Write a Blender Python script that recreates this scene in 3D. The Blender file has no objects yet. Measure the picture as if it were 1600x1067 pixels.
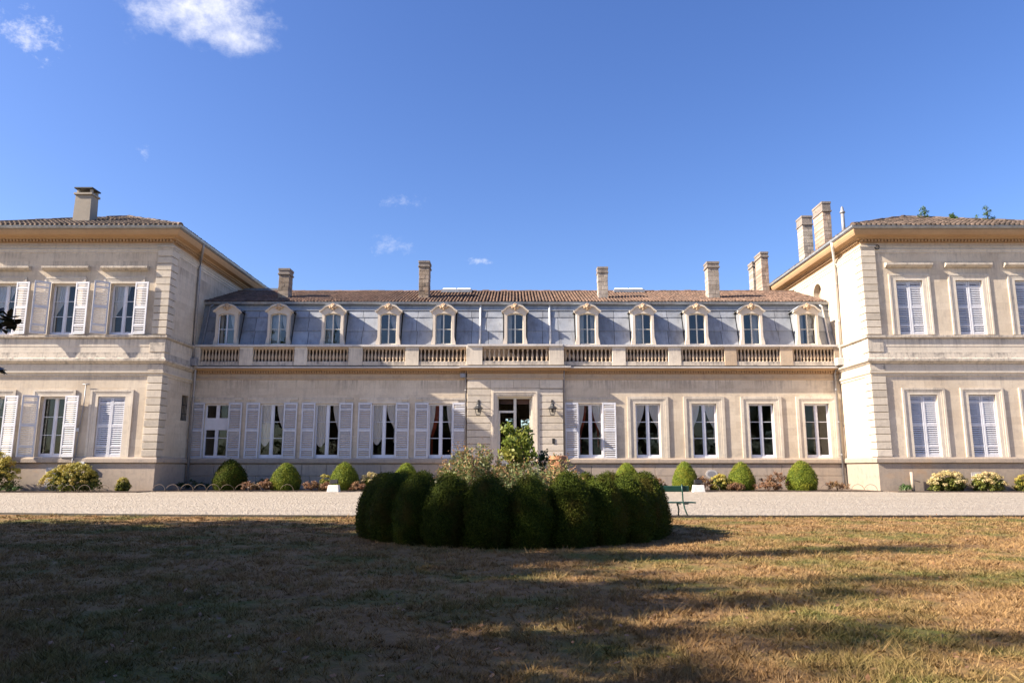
import bpy, bmesh, math, random
import numpy as np
from mathutils import Vector, Matrix

# ------------------------------------------------------------------ camera, sky, sun, exposure
sc = bpy.context.scene
COL = sc.collection
rng = np.random.default_rng(7)
random.seed(7)

CAM_Z = 1.2
cd = bpy.data.cameras.new('camera')
cd.sensor_width = 36.0
cd.lens = 25.78
cd.shift_x = -0.0021
cd.clip_start = 0.1
cd.clip_end = 3000
cam = bpy.data.objects.new('camera', cd)
COL.objects.link(cam)
cam.location = (0, 0, CAM_Z)
cam.rotation_euler = (math.radians(90 + 9.82), 0, 0)
sc.camera = cam

SUN = Vector((-4.6, -1.0, 3.05)).normalized()      # towards the sun
SUN_EL = math.asin(SUN.z)
SUN_AZ = math.atan2(SUN.x, SUN.y)                 # clockwise from +Y
sd = bpy.data.lights.new('sun', 'SUN')
sd.energy = 5.0
sd.angle = math.radians(0.55)
sd.color = (1.0, 0.89, 0.74)
sun = bpy.data.objects.new('sun', sd)
COL.objects.link(sun)
sun.rotation_euler = SUN.to_track_quat('Z', 'Y').to_euler()

world = bpy.data.worlds.new('World')
sc.world = world
world.use_nodes = True


def build_sky():
    nt = world.node_tree
    N, L = nt.nodes, nt.links
    bg = N['Background']
    bg.inputs['Strength'].default_value = 0.080
    sky = N.new('ShaderNodeTexSky')
    sky.sky_type = 'NISHITA'
    sky.sun_disc = False
    sky.sun_elevation = SUN_EL
    sky.sun_rotation = SUN_AZ % (2 * math.pi)
    sky.air_density = 1.0
    sky.dust_density = 0.8
    sky.ozone_density = 3.0
    tc = N.new('ShaderNodeTexCoord')

    def val(op, a, b=None, c=None):
        n = N.new('ShaderNodeMath')
        n.operation = op
        for i, x in enumerate((a, b, c)):
            if x is None:
                continue
            if isinstance(x, (int, float)):
                n.inputs[i].default_value = x
            else:
                L.new(x, n.inputs[i])
        return n.outputs[0]

    def dot(vec):
        n = N.new('ShaderNodeVectorMath')
        n.operation = 'DOT_PRODUCT'
        L.new(tc.outputs['Generated'], n.inputs[0])
        n.inputs[1].default_value = vec
        return n.outputs['Value']

    def noise(scale, detail, rough, off):
        mp = N.new('ShaderNodeMapping')
        mp.inputs['Location'].default_value = off
        mp.inputs['Scale'].default_value = (1, 1, 1.3)
        L.new(tc.outputs['Generated'], mp.inputs['Vector'])
        n = N.new('ShaderNodeTexNoise')
        n.inputs['Scale'].default_value = scale
        n.inputs['Detail'].default_value = detail
        n.inputs['Roughness'].default_value = rough
        L.new(mp.outputs[0], n.inputs['Vector'])
        return n.outputs[0]
    n_big = noise(11.0, 10.0, 0.66, (3.1, 0.4, 1.7))
    n_fine = noise(48.0, 8.0, 0.66, (0.2, 5.0, 2.0))
    big = val('ADD', val('MULTIPLY', n_big, 0.62), val('MULTIPLY', n_fine, 0.38))
    wisp = noise(60.0, 9.0, 0.70, (1.2, 3.0, 8.0))
    # azimuth (deg, right of straight ahead), elevation (deg), half width, half height (tangent units), softness, density, noise gain, big?
    clouds = [(-26.2, 31.6, 0.118, 0.050, 1.25, 1.0, 3.0, 1),
              (-22.6, 30.4, 0.058, 0.028, 1.3, 0.85, 3.2, 1),
              (-29.4, 32.4, 0.058, 0.026, 1.3, 0.9, 3.2, 1),
              (-35.9, 27.3, 0.030, 0.024, 1.4, 0.55, 4.0, 0),
              (-9.3, 20.4, 0.030, 0.012, 1.5, 0.30, 4.0, 0),
              (-9.9, 17.0, 0.030, 0.016, 1.5, 0.26, 4.0, 0),
              (-2.8, 16.0, 0.019, 0.007, 1.2, 0.50, 3.6, 0),
              (-28.2, 21.8, 0.009, 0.010, 1.4, 0.36, 4.0, 0)]
    total = None
    for az, el, w, h, soft, dens, gain, isbig in clouds:
        a, e = math.radians(az), math.radians(el)
        c = Vector((math.sin(a) * math.cos(e), math.cos(a) * math.cos(e), math.sin(e)))
        r = Vector((math.cos(a), -math.sin(a), 0))
        u = r.cross(c).normalized()
        dc = val('MAXIMUM', dot(c), 0.01)
        x = val('DIVIDE', val('DIVIDE', dot(r), dc), w)
        y = val('DIVIDE', val('DIVIDE', dot(u), dc), h)
        d = val('SQRT', val('ADD', val('MULTIPLY', x, x), val('MULTIPLY', y, y)))
        front = val('GREATER_THAN', dot(c), 0.3)
        m = val('SUBTRACT', val('ADD', val('MULTIPLY', big if isbig else wisp, gain), 0.92 - gain * 0.5), d)
        mm = N.new('ShaderNodeMapRange')
        mm.interpolation_type = 'SMOOTHSTEP'
        mm.inputs['From Min'].default_value = -0.05
        mm.inputs['From Max'].default_value = soft
        L.new(m, mm.inputs['Value'])
        k = val('MULTIPLY', val('MULTIPLY', mm.outputs[0], dens), front)
        total = k if total is None else val('MAXIMUM', total, k)
    mix = N.new('ShaderNodeMix')
    mix.data_type = 'RGBA'
    L.new(total, mix.inputs['Factor'])
    hs = N.new('ShaderNodeHueSaturation')
    hs.inputs['Saturation'].default_value = 1.2
    hs.inputs['Hue'].default_value = 0.516
    L.new(sky.outputs[0], hs.inputs['Color'])
    L.new(hs.outputs[0], mix.inputs['A'])
    mix.inputs['B'].default_value = (5.2, 5.2, 5.6, 1)
    L.new(mix.outputs['Result'], bg.inputs['Color'])


build_sky()
sc.view_settings.view_transform = 'Standard'
sc.view_settings.look = 'None'
sc.view_settings.gamma = 1.0
sc.view_settings.use_curve_mapping = False
sc.view_settings.exposure = 1.50
sc.render.engine = 'CYCLES'
sc.cycles.max_bounces = 7
sc.cycles.diffuse_bounces = 3
sc.cycles.glossy_bounces = 3
sc.cycles.transmission_bounces = 4
sc.cycles.transparent_max_bounces = 16
sc.cycles.caustics_reflective = False
sc.cycles.caustics_refractive = False
sc.cycles.use_denoising = True
sc.cycles.sample_clamp_indirect = 6.0


# ------------------------------------------------------------------ materials
def new_mat(name):
    m = bpy.data.materials.new(name)
    m.use_nodes = True
    nt = m.node_tree
    return m, nt, nt.nodes, nt.links, nt.nodes['Principled BSDF']


def n_noise(nt, vec, scale, detail=4, rough=0.55):
    n = nt.nodes.new('ShaderNodeTexNoise')
    n.inputs['Scale'].default_value = scale
    n.inputs['Detail'].default_value = detail
    n.inputs['Roughness'].default_value = rough
    if vec is not None:
        nt.links.new(vec, n.inputs['Vector'])
    return n.outputs[0]


def n_map(nt, vec, scale=(1, 1, 1), loc=(0, 0, 0)):
    n = nt.nodes.new('ShaderNodeMapping')
    n.inputs['Scale'].default_value = scale
    n.inputs['Location'].default_value = loc
    nt.links.new(vec, n.inputs['Vector'])
    return n.outputs[0]


def n_range(nt, v, a, b, lo=0.0, hi=1.0):
    n = nt.nodes.new('ShaderNodeMapRange')
    n.inputs['From Min'].default_value = a
    n.inputs['From Max'].default_value = b
    n.inputs['To Min'].default_value = lo
    n.inputs['To Max'].default_value = hi
    nt.links.new(v, n.inputs['Value'])
    return n.outputs[0]


def n_mix(nt, f, a, b, mode='MIX'):
    n = nt.nodes.new('ShaderNodeMix')
    n.data_type = 'RGBA'
    n.blend_type = mode
    if isinstance(f, (int, float)):
        n.inputs['Factor'].default_value = f
    else:
        nt.links.new(f, n.inputs['Factor'])
    for s, x in (('A', a), ('B', b)):
        if isinstance(x, (tuple, list)):
            n.inputs[s].default_value = (*x[:3], 1)
        else:
            nt.links.new(x, n.inputs[s])
    return n.outputs['Result']


def n_math(nt, op, a, b=None):
    n = nt.nodes.new('ShaderNodeMath')
    n.operation = op
    for i, x in enumerate((a, b)):
        if x is None:
            continue
        if isinstance(x, (int, float)):
            n.inputs[i].default_value = x
        else:
            nt.links.new(x, n.inputs[i])
    return n.outputs[0]


def n_pos(nt):
    return nt.nodes.new('ShaderNodeNewGeometry').outputs['Position']


def n_bump(nt, h, strength, dist, bsdf):
    b = nt.nodes.new('ShaderNodeBump')
    b.inputs['Strength'].default_value = strength
    b.inputs['Distance'].default_value = dist
    nt.links.new(h, b.inputs['Height'])
    nt.links.new(b.outputs[0], bsdf.inputs['Normal'])


def stone(name, base, alt, stain, stain_amt=0.5, streak=0.4, patch=0.8, per_object=0.0, bump=0.5, lichen=None, rough=0.9):
    m, nt, N, L, bs = new_mat(name)
    P = n_pos(nt)
    big = n_noise(nt, n_map(nt, P, (0.45, 0.45, 0.6)), 1.0, 6, 0.62)
    mid = n_noise(nt, n_map(nt, P, (1, 1, 1), (9, 3, 1)), 3.2, 7, 0.68)
    fine = n_noise(nt, P, 24, 5, 0.7)
    strk = n_noise(nt, n_map(nt, P, (5.0, 5.0, 0.28)), 1.6, 5, 0.65)
    col = n_mix(nt, n_range(nt, big, 0.36, 0.64), base, alt)
    col = n_mix(nt, n_math(nt, 'MULTIPLY', n_range(nt, mid, 0.5, 0.75), stain_amt * patch), col, stain)
    col = n_mix(nt, n_math(nt, 'MULTIPLY', n_range(nt, strk, 0.54, 0.74), stain_amt * streak), col, stain)
    if lichen:
        ln = n_noise(nt, n_map(nt, P, (0.5, 0.5, 0.9), (20, 4, 7)), 1.0, 6, 0.66)
        col = n_mix(nt, n_math(nt, 'MULTIPLY', n_range(nt, ln, 0.58, 0.72), 0.6), col, lichen)
    col = n_mix(nt, n_range(nt, fine, 0.3, 0.75, 0, 0.22), col, stain)
    if per_object:
        oi = N.new('ShaderNodeObjectInfo')
        f = n_range(nt, oi.outputs['Random'], 0, 1, 1 - per_object, 1 + per_object * 0.6)
        cc = N.new('ShaderNodeCombineColor')
        for i in range(3):
            L.new(f, cc.inputs[i])
        col = n_mix(nt, 1.0, col, cc.outputs[0], 'MULTIPLY')
    L.new(col, bs.inputs['Base Color'])
    bs.inputs['Roughness'].default_value = rough
    bs.inputs['Specular IOR Level'].default_value = 0.2
    h = n_math(nt, 'ADD', n_math(nt, 'MULTIPLY', fine, 0.5), mid)
    n_bump(nt, h, bump, 0.02, bs)
    return m


def plain(name, col, rough=0.5, metal=0.0, var=0.15, scale=6.0, bump=0.0, spec=0.5, grime=None, grime_amt=0.5):
    m, nt, N, L, bs = new_mat(name)
    P = n_pos(nt)
    n = n_noise(nt, P, scale, 5, 0.6)
    dark = tuple(c * (1 - var) for c in col)
    lite = tuple(min(1, c * (1 + var)) for c in col)
    c = n_mix(nt, n_range(nt, n, 0.3, 0.7), dark, lite)
    if grime:
        s = n_noise(nt, n_map(nt, P, (4, 4, 0.4)), 2.0, 6, 0.65)
        c = n_mix(nt, n_range(nt, s, 0.5, 0.75, 0, grime_amt), c, grime)
    L.new(c, bs.inputs['Base Color'])
    bs.inputs['Roughness'].default_value = rough
    bs.inputs['Metallic'].default_value = metal
    bs.inputs['Specular IOR Level'].default_value = spec
    if bump:
        n_bump(nt, n, bump, 0.01, bs)
    return m


M = {}
def drips(m, bands, dark, strength):
    """black rain streaks that hang from the ledges: BANDS are (top, length) heights"""
    nt = m.node_tree
    bs = nt.nodes['Principled BSDF']
    P = n_pos(nt)
    sep = nt.nodes.new('ShaderNodeSeparateXYZ')
    nt.links.new(P, sep.inputs[0])
    z = sep.outputs[2]
    fine = n_noise(nt, n_map(nt, P, (6.5, 6.5, 0.5), (3, 1, 2)), 1.0, 6, 0.7)
    wide = n_noise(nt, n_map(nt, P, (0.8, 0.8, 0.05), (11, 5, 0)), 1.0, 3, 0.5)
    tot = None
    for top, ln in bands:
        k = n_math(nt, 'MULTIPLY', n_range(nt, z, top - ln, top), n_math(nt, 'LESS_THAN', z, top))
        tot = k if tot is None else n_math(nt, 'MAXIMUM', tot, k)
    f = n_math(nt, 'ADD', fine, n_math(nt, 'MULTIPLY', wide, 0.6))
    f = n_math(nt, 'MULTIPLY', n_range(nt, f, 0.77, 0.97), tot)
    old = bs.inputs['Base Color'].links[0].from_socket
    nt.links.new(n_mix(nt, n_math(nt, 'MULTIPLY', f, strength), old, dark), bs.inputs['Base Color'])


def coursed(m):
    """very faint ashlar joints in a wall face"""
    nt = m.node_tree
    bs = nt.nodes['Principled BSDF']
    sep = nt.nodes.new('ShaderNodeSeparateXYZ')
    nt.links.new(n_pos(nt), sep.inputs[0])
    cmb = nt.nodes.new('ShaderNodeCombineXYZ')
    nt.links.new(n_math(nt, 'ADD', sep.outputs[0], sep.outputs[1]), cmb.inputs[0])
    nt.links.new(sep.outputs[2], cmb.inputs[1])
    br = nt.nodes.new('ShaderNodeTexBrick')
    br.inputs['Scale'].default_value = 1.0
    br.inputs['Brick Width'].default_value = 0.95
    br.inputs['Row Height'].default_value = 0.39
    br.inputs['Mortar Size'].default_value = 0.008
    br.inputs['Color1'].default_value = (1, 1, 1, 1)
    br.inputs['Color2'].default_value = (0.85, 0.83, 0.81, 1)
    br.inputs['Mortar'].default_value = (0.84, 0.82, 0.80, 1)
    nt.links.new(cmb.outputs[0], br.inputs['Vector'])
    old = bs.inputs['Base Color'].links[0].from_socket
    nt.links.new(n_mix(nt, 0.8, old, br.outputs[0], 'MULTIPLY'), bs.inputs['Base Color'])


M['wall'] = stone('limestone_wall', (0.70, 0.60, 0.47), (0.62, 0.515, 0.39), (0.28, 0.235, 0.21), 0.50, 0.6, 0.7, 0, 0.35)
coursed(M['wall'])
drips(M['wall'], [(12.5, 1.3), (8.13, 1.0), (6.34, 0.9), (1.8, 0.9), (13.0, 0.5)], (0.15, 0.13, 0.125), 0.55)
M['trim'] = stone('limestone_trim', (0.70, 0.62, 0.515), (0.62, 0.535, 0.43), (0.27, 0.235, 0.21), 0.55, 0.7, 0.75, 0.08, 0.4)
drips(M['trim'], [(8.13, 0.7), (12.0, 0.6), (5.5, 0.5)], (0.15, 0.13, 0.125), 0.6)
M['band'] = stone('stained_limestone', (0.62, 0.54, 0.445), (0.52, 0.45, 0.37), (0.17, 0.155, 0.15), 0.9, 0.9, 1.0, 0.05, 0.5)
drips(M['band'], [(8.40, 0.35), (7.10, 0.35), (7.40, 0.3), (12.6, 0.4)], (0.10, 0.09, 0.09), 0.8)
M['quoin'] = stone('quoin_limestone', (0.64, 0.56, 0.46), (0.56, 0.485, 0.39), (0.28, 0.245, 0.22), 0.6, 0.5, 0.8, 0.15, 0.5)
M['plinth'] = stone('damp_plinth_stone', (0.40, 0.33, 0.27), (0.47, 0.37, 0.28), (0.22, 0.19, 0.175), 0.7, 0.7, 0.9, 0.16, 0.5, (0.52, 0.32, 0.17))
M['ochre'] = stone('ochre_cornice_stone', (0.47, 0.305, 0.17), (0.42, 0.265, 0.145), (0.24, 0.155, 0.095), 0.45, 0.4, 0.6, 0.05, 0.3)
M['ochre_pale'] = stone('pale_ochre_stone', (0.56, 0.41, 0.27), (0.50, 0.40, 0.30), (0.22, 0.17, 0.14), 0.6, 0.5, 0.7, 0.10, 0.35)
M['dormer'] = stone('dormer_limestone', (0.66, 0.58, 0.49), (0.59, 0.51, 0.42), (0.36, 0.30, 0.26), 0.4, 0.4, 0.6, 0.05, 0.35)
M['ornament'] = stone('carved_ochre_stone', (0.58, 0.42, 0.28), (0.50, 0.35, 0.23), (0.3, 0.2, 0.12), 0.4, 0.2, 0.6, 0.05, 0.4)
M['slab'] = stone('weathered_cornice_slab', (0.62, 0.58, 0.55), (0.52, 0.49, 0.47), (0.24, 0.22, 0.21), 0.6, 0.3, 0.8, 0.08, 0.3)
M['chimney'] = stone('chimney_stone', (0.36, 0.30, 0.24), (0.28, 0.21, 0.155), (0.08, 0.065, 0.06), 0.85, 0.5, 1.0, 0.28, 0.9, (0.40, 0.22, 0.10))
M['chimney_pale'] = stone('pale_chimney_stone', (0.47, 0.41, 0.35), (0.38, 0.32, 0.265), (0.13, 0.11, 0.10), 0.8, 0.5, 0.9, 0.28, 0.9)
M['chimney_brick'] = stone('reddish_chimney_brick', (0.36, 0.235, 0.165), (0.45, 0.37, 0.31), (0.14, 0.09, 0.07), 0.7, 0.4, 0.9, 0.28, 1.0)
M['chimney_cap'] = stone('sooty_chimney_cap', (0.22, 0.19, 0.17), (0.32, 0.27, 0.23), (0.07, 0.06, 0.06), 0.9, 0.4, 1.0, 0.05, 1.0)
M['render_grey'] = stone('rendered_chimney', (0.40, 0.35, 0.29), (0.36, 0.31, 0.25), (0.2, 0.17, 0.15), 0.4, 0.5, 0.5, 0, 0.3)
M['iron'] = plain('dark_iron', (0.03, 0.028, 0.028), 0.55, 0.3, 0.2)
M['rust'] = plain('rusty_wire', (0.15, 0.105, 0.08), 0.7, 0.2, 0.3, 20)
M['pipe'] = plain('grey_downpipe', (0.30, 0.29, 0.30), 0.45, 0.25, 0.15, 3, grime=(0.15, 0.13, 0.12))
M['pipe_white'] = plain('pale_downpipe', (0.62, 0.60, 0.58), 0.45, 0.0, 0.1, 3)
M['gutter'] = plain('zinc_gutter', (0.33, 0.34, 0.36), 0.45, 0.4, 0.2, 3, grime=(0.12, 0.10, 0.09))
M['shutter'] = plain('shutter_paint', (0.57, 0.57, 0.61), 0.5, 0, 0.08, 2.5, grime=(0.40, 0.37, 0.36), grime_amt=0.4)
M['frame'] = plain('window_frame_paint', (0.66, 0.66, 0.71), 0.45, 0, 0.06, 3)
M['frame_cream'] = plain('cream_frame_paint', (0.64, 0.60, 0.52), 0.5, 0, 0.06, 3)
M['white'] = plain('white_paint', (0.72, 0.72, 0.72), 0.4, 0, 0.06, 3)
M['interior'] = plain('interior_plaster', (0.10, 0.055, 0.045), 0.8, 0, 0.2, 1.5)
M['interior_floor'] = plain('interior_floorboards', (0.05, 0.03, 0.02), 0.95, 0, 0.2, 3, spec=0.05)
M['terracotta'] = plain('terracotta', (0.52, 0.22, 0.11), 0.75, 0, 0.2, 9, 0.3)
M['bench'] = plain('dark_green_paint', (0.012, 0.055, 0.040), 0.4, 0, 0.2, 4)
M['soil'] = plain('bed_soil', (0.10, 0.07, 0.05), 0.95, 0, 0.35, 9, 0.8)
M['bark'] = plain('bark', (0.12, 0.085, 0.06), 0.9, 0, 0.35, 9, 0.9)
M['roof_base'] = plain('dark_roof_bed', (0.05, 0.038, 0.032), 0.9, 0, 0.3, 5)
M['gap_shade'] = plain('dark_gap_shade', (0.11, 0.075, 0.055), 0.8, 0, 0.4, 4)  # dark colour stands in for the unlit space behind the balusters
M['concrete'] = plain('white_concrete', (0.66, 0.64, 0.61), 0.8, 0, 0.12, 7, 0.3)
M['curb'] = plain('edging_steel', (0.07, 0.06, 0.05), 0.7, 0.2, 0.3, 4)
M['lamp_metal'] = plain('lantern_metal', (0.10, 0.10, 0.10), 0.4, 0.6, 0.2, 8)


def zinc():
    m, nt, N, L, bs = new_mat('zinc_sheet')
    P = n_pos(nt)
    oi = N.new('ShaderNodeObjectInfo')
    a = n_noise(nt, n_map(nt, P, (2.2, 2.2, 0.35)), 1.7, 6, 0.66)
    b = n_noise(nt, P, 1.1, 5, 0.6)
    col = n_mix(nt, n_range(nt, b, 0.3, 0.7), (0.235, 0.25, 0.275), (0.35, 0.365, 0.39))
    col = n_mix(nt, n_range(nt, a, 0.5, 0.72, 0, 0.75), col, (0.17, 0.165, 0.18))
    rust = n_noise(nt, n_map(nt, P, (3.0, 3.0, 0.15), (4, 8, 2)), 0.9, 5, 0.6)
    col = n_mix(nt, n_range(nt, rust, 0.70, 0.78, 0, 0.5), col, (0.22, 0.12, 0.06))
    f = n_range(nt, oi.outputs['Random'], 0, 1, 0.80, 1.12)
    cc = N.new('ShaderNodeCombineColor')
    for i in range(3):
        L.new(f, cc.inputs[i])
    col = n_mix(nt, 1.0, col, cc.outputs[0], 'MULTIPLY')
    L.new(col, bs.inputs['Base Color'])
    bs.inputs['Metallic'].default_value = 0.25
    L.new(n_range(nt, a, 0.3, 0.7, 0.42, 0.62), bs.inputs['Roughness'])
    n_bump(nt, b, 0.12, 0.03, bs)
    return m


M['zinc'] = zinc()


def tint_mat(name, lo, hi, third=None, rough=0.85, bump=0.6, per_obj=0.0):
    """a material whose colour runs between LO and HI with the random per-piece attribute 'tint'"""
    m, nt, N, L, bs = new_mat(name)
    at = N.new('ShaderNodeAttribute')
    at.attribute_name = 'tint'
    P = n_pos(nt)
    n = n_noise(nt, P, 1.0, 5, 0.6)
    f = n_noise(nt, P, 18, 4, 0.7)
    c = n_mix(nt, at.outputs['Fac'], lo, hi)
    if third:
        c = n_mix(nt, n_range(nt, n, 0.48, 0.68, 0, 0.75), c, third)
    c = n_mix(nt, n_range(nt, f, 0.45, 0.8, 0, 0.4), c, tuple(x * 0.35 for x in lo))
    L.new(c, bs.inputs['Base Color'])
    bs.inputs['Roughness'].default_value = rough
    bs.inputs['Specular IOR Level'].default_value = 0.25
    n_bump(nt, f, bump, 0.01, bs)
    return m


M['tile'] = tint_mat('red_roof_tile', (0.11, 0.068, 0.05), (0.26, 0.165, 0.12), (0.11, 0.085, 0.072))
M['tile_dark'] = tint_mat('weathered_roof_tile', (0.05, 0.037, 0.03), (0.19, 0.135, 0.105), (0.05, 0.043, 0.04))


def leaf_mat(name, lo, hi, trans=0.35, third=None, rough=0.5, spec=0.35, patch=1.4):
    m, nt, N, L, bs = new_mat(name)
    at = N.new('ShaderNodeAttribute')
    at.attribute_name = 'tint'
    oi = N.new('ShaderNodeObjectInfo')
    P = n_pos(nt)
    n = n_noise(nt, P, patch, 3, 0.6)
    c = n_mix(nt, at.outputs['Fac'], lo, hi)
    if third:
        c = n_mix(nt, n_range(nt, n, 0.5, 0.68, 0, 0.8), c, third)
    f = n_range(nt, oi.outputs['Random'], 0, 1, 0.85, 1.15)
    cc = N.new('ShaderNodeCombineColor')
    for i in range(3):
        L.new(f, cc.inputs[i])
    c = n_mix(nt, 1.0, c, cc.outputs[0], 'MULTIPLY')
    L.new(c, bs.inputs['Base Color'])
    bs.inputs['Roughness'].default_value = rough
    bs.inputs['Specular IOR Level'].default_value = spec
    tr = N.new('ShaderNodeBsdfTranslucent')
    L.new(c, tr.inputs['Color'])
    mx = N.new('ShaderNodeMixShader')
    mx.inputs[0].default_value = trans
    L.new(bs.outputs[0], mx.inputs[1])
    L.new(tr.outputs[0], mx.inputs[2])
    L.new(mx.outputs[0], N['Material Output'].inputs['Surface'])
    return m


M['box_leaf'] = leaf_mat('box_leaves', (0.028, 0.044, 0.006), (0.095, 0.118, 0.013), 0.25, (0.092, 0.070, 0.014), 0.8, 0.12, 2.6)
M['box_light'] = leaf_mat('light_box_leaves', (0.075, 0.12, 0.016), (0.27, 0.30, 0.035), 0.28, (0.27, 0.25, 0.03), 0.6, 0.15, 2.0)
M['tree_leaf'] = leaf_mat('tree_leaves', (0.030, 0.055, 0.015), (0.075, 0.11, 0.03), 0.3)
M['magnolia'] = leaf_mat('magnolia_leaves', (0.020, 0.032, 0.012), (0.085, 0.050, 0.026), 0.10, None, 0.3, 0.5)
M['hydr_leaf'] = leaf_mat('hydrangea_leaves', (0.06, 0.08, 0.015), (0.20, 0.20, 0.04), 0.3)
M['hydr_flower'] = leaf_mat('hydrangea_petals', (0.28, 0.25, 0.035), (0.52, 0.43, 0.09), 0.3, (0.42, 0.27, 0.07))
M['hydr_pale'] = leaf_mat('pale_hydrangea_petals', (0.45, 0.36, 0.13), (0.66, 0.55, 0.30), 0.3, (0.56, 0.36, 0.20))
M['dry_leaf'] = leaf_mat('dry_brown_leaves', (0.14, 0.07, 0.04), (0.36, 0.19, 0.10), 0.25, (0.20, 0.14, 0.06))
M['fig_leaf'] = leaf_mat('bright_shrub_leaves', (0.10, 0.16, 0.022), (0.36, 0.40, 0.07), 0.4, (0.38, 0.33, 0.08))
M['grey_leaf'] = leaf_mat('grey_green_leaves', (0.11, 0.14, 0.05), (0.27, 0.29, 0.11), 0.3, (0.34, 0.21, 0.09))
M['orange_leaf'] = leaf_mat('orange_tips', (0.28, 0.15, 0.07), (0.48, 0.29, 0.14), 0.35)
M['dark_leaf'] = leaf_mat('dark_glossy_leaves', (0.025, 0.05, 0.02), (0.06, 0.10, 0.03), 0.2)
M['weed'] = leaf_mat('weed_leaves', (0.05, 0.10, 0.03), (0.13, 0.20, 0.06), 0.3)


def glass(name, ior):
    m, nt, N, L, bs = new_mat(name)
    tp = N.new('ShaderNodeBsdfTransparent')
    tp.inputs['Color'].default_value = (0.97, 0.98, 0.98, 1)
    gl = N.new('ShaderNodeBsdfGlossy')
    gl.inputs['Roughness'].default_value = 0.01
    P = n_pos(nt)
    n = n_noise(nt, P, 1.3, 2, 0.5)
    b = N.new('ShaderNodeBump')
    b.inputs['Strength'].default_value = 0.10
    b.inputs['Distance'].default_value = 0.05
    L.new(n, b.inputs['Height'])
    L.new(b.outputs[0], gl.inputs['Normal'])
    fr = N.new('ShaderNodeFresnel')
    fr.inputs['IOR'].default_value = ior
    mx = N.new('ShaderNodeMixShader')
    L.new(fr.outputs[0], mx.inputs[0])
    L.new(tp.outputs[0], mx.inputs[1])
    L.new(gl.outputs[0], mx.inputs[2])
    L.new(mx.outputs[0], N['Material Output'].inputs['Surface'])
    return m


M['glass'] = glass('window_glass', 1.38)
M['glass_sky'] = glass('dormer_glass', 1.62)


def sheer(name, col, trans, tp):
    m, nt, N, L, bs = new_mat(name)
    bs.inputs['Base Color'].default_value = (*col, 1)
    bs.inputs['Roughness'].default_value = 0.9
    t = N.new('ShaderNodeBsdfTranslucent')
    t.inputs['Color'].default_value = (*col, 1)
    mx = N.new('ShaderNodeMixShader')
    mx.inputs[0].default_value = trans
    L.new(bs.outputs[0], mx.inputs[1])
    L.new(t.outputs[0], mx.inputs[2])
    p = N.new('ShaderNodeBsdfTransparent')
    m2 = N.new('ShaderNodeMixShader')
    m2.inputs[0].default_value = tp
    L.new(mx.outputs[0], m2.inputs[1])
    L.new(p.outputs[0], m2.inputs[2])
    L.new(m2.outputs[0], N['Material Output'].inputs['Surface'])
    return m


M['curtain'] = sheer('sheer_curtain', (0.93, 0.86, 0.81), 0.12, 0.0)
M['curtain_red'] = sheer('red_drape', (0.36, 0.07, 0.035), 0.15, 0.0)
M['blind'] = sheer('white_blind', (0.72, 0.72, 0.72), 0.2, 0.0)


def lawn_mat(name, blade):
    m, nt, N, L, bs = new_mat(name)
    P = n_pos(nt)
    a = n_noise(nt, P, 0.55, 6, 0.68)
    b = n_noise(nt, n_map(nt, P, (1, 1, 1), (30, 4, 0)), 2.3, 5, 0.65)
    c = n_noise(nt, P, 9.0, 5, 0.7)
    col = n_mix(nt, n_range(nt, b, 0.3, 0.7), (0.22, 0.120, 0.048), (0.33, 0.200, 0.088))
    col = n_mix(nt, n_range(nt, a, 0.46, 0.60, 0, 0.9), col, (0.085, 0.105, 0.018))
    col = n_mix(nt, n_range(nt, n_noise(nt, n_map(nt, P, (1, 1, 1), (7, 77, 0)), 1.3, 5, 0.7), 0.54, 0.70, 0, 0.6), col, (0.125, 0.056, 0.026))
    if blade:
        at = N.new('ShaderNodeAttribute')
        at.attribute_name = 'tint'
        col = n_mix(nt, n_range(nt, at.outputs['Fac'], 0.0, 1.0, 0, 0.5), col, (0.38, 0.26, 0.13))
        col = n_mix(nt, n_range(nt, at.outputs['Fac'], 0.0, 0.3, 0.6, 0.0), col, (0.07, 0.045, 0.022))
    else:
        col = n_mix(nt, n_range(nt, c, 0.35, 0.75, 0, 0.6), col, (0.12, 0.08, 0.045))
        n_bump(nt, c, 0.8, 0.05, bs)
    L.new(col, bs.inputs['Base Color'])
    bs.inputs['Roughness'].default_value = 0.9
    bs.inputs['Specular IOR Level'].default_value = 0.15
    return m


M['lawn'] = lawn_mat('dry_lawn', False)
M['blade'] = lawn_mat('dry_grass_blades', True)


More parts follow.
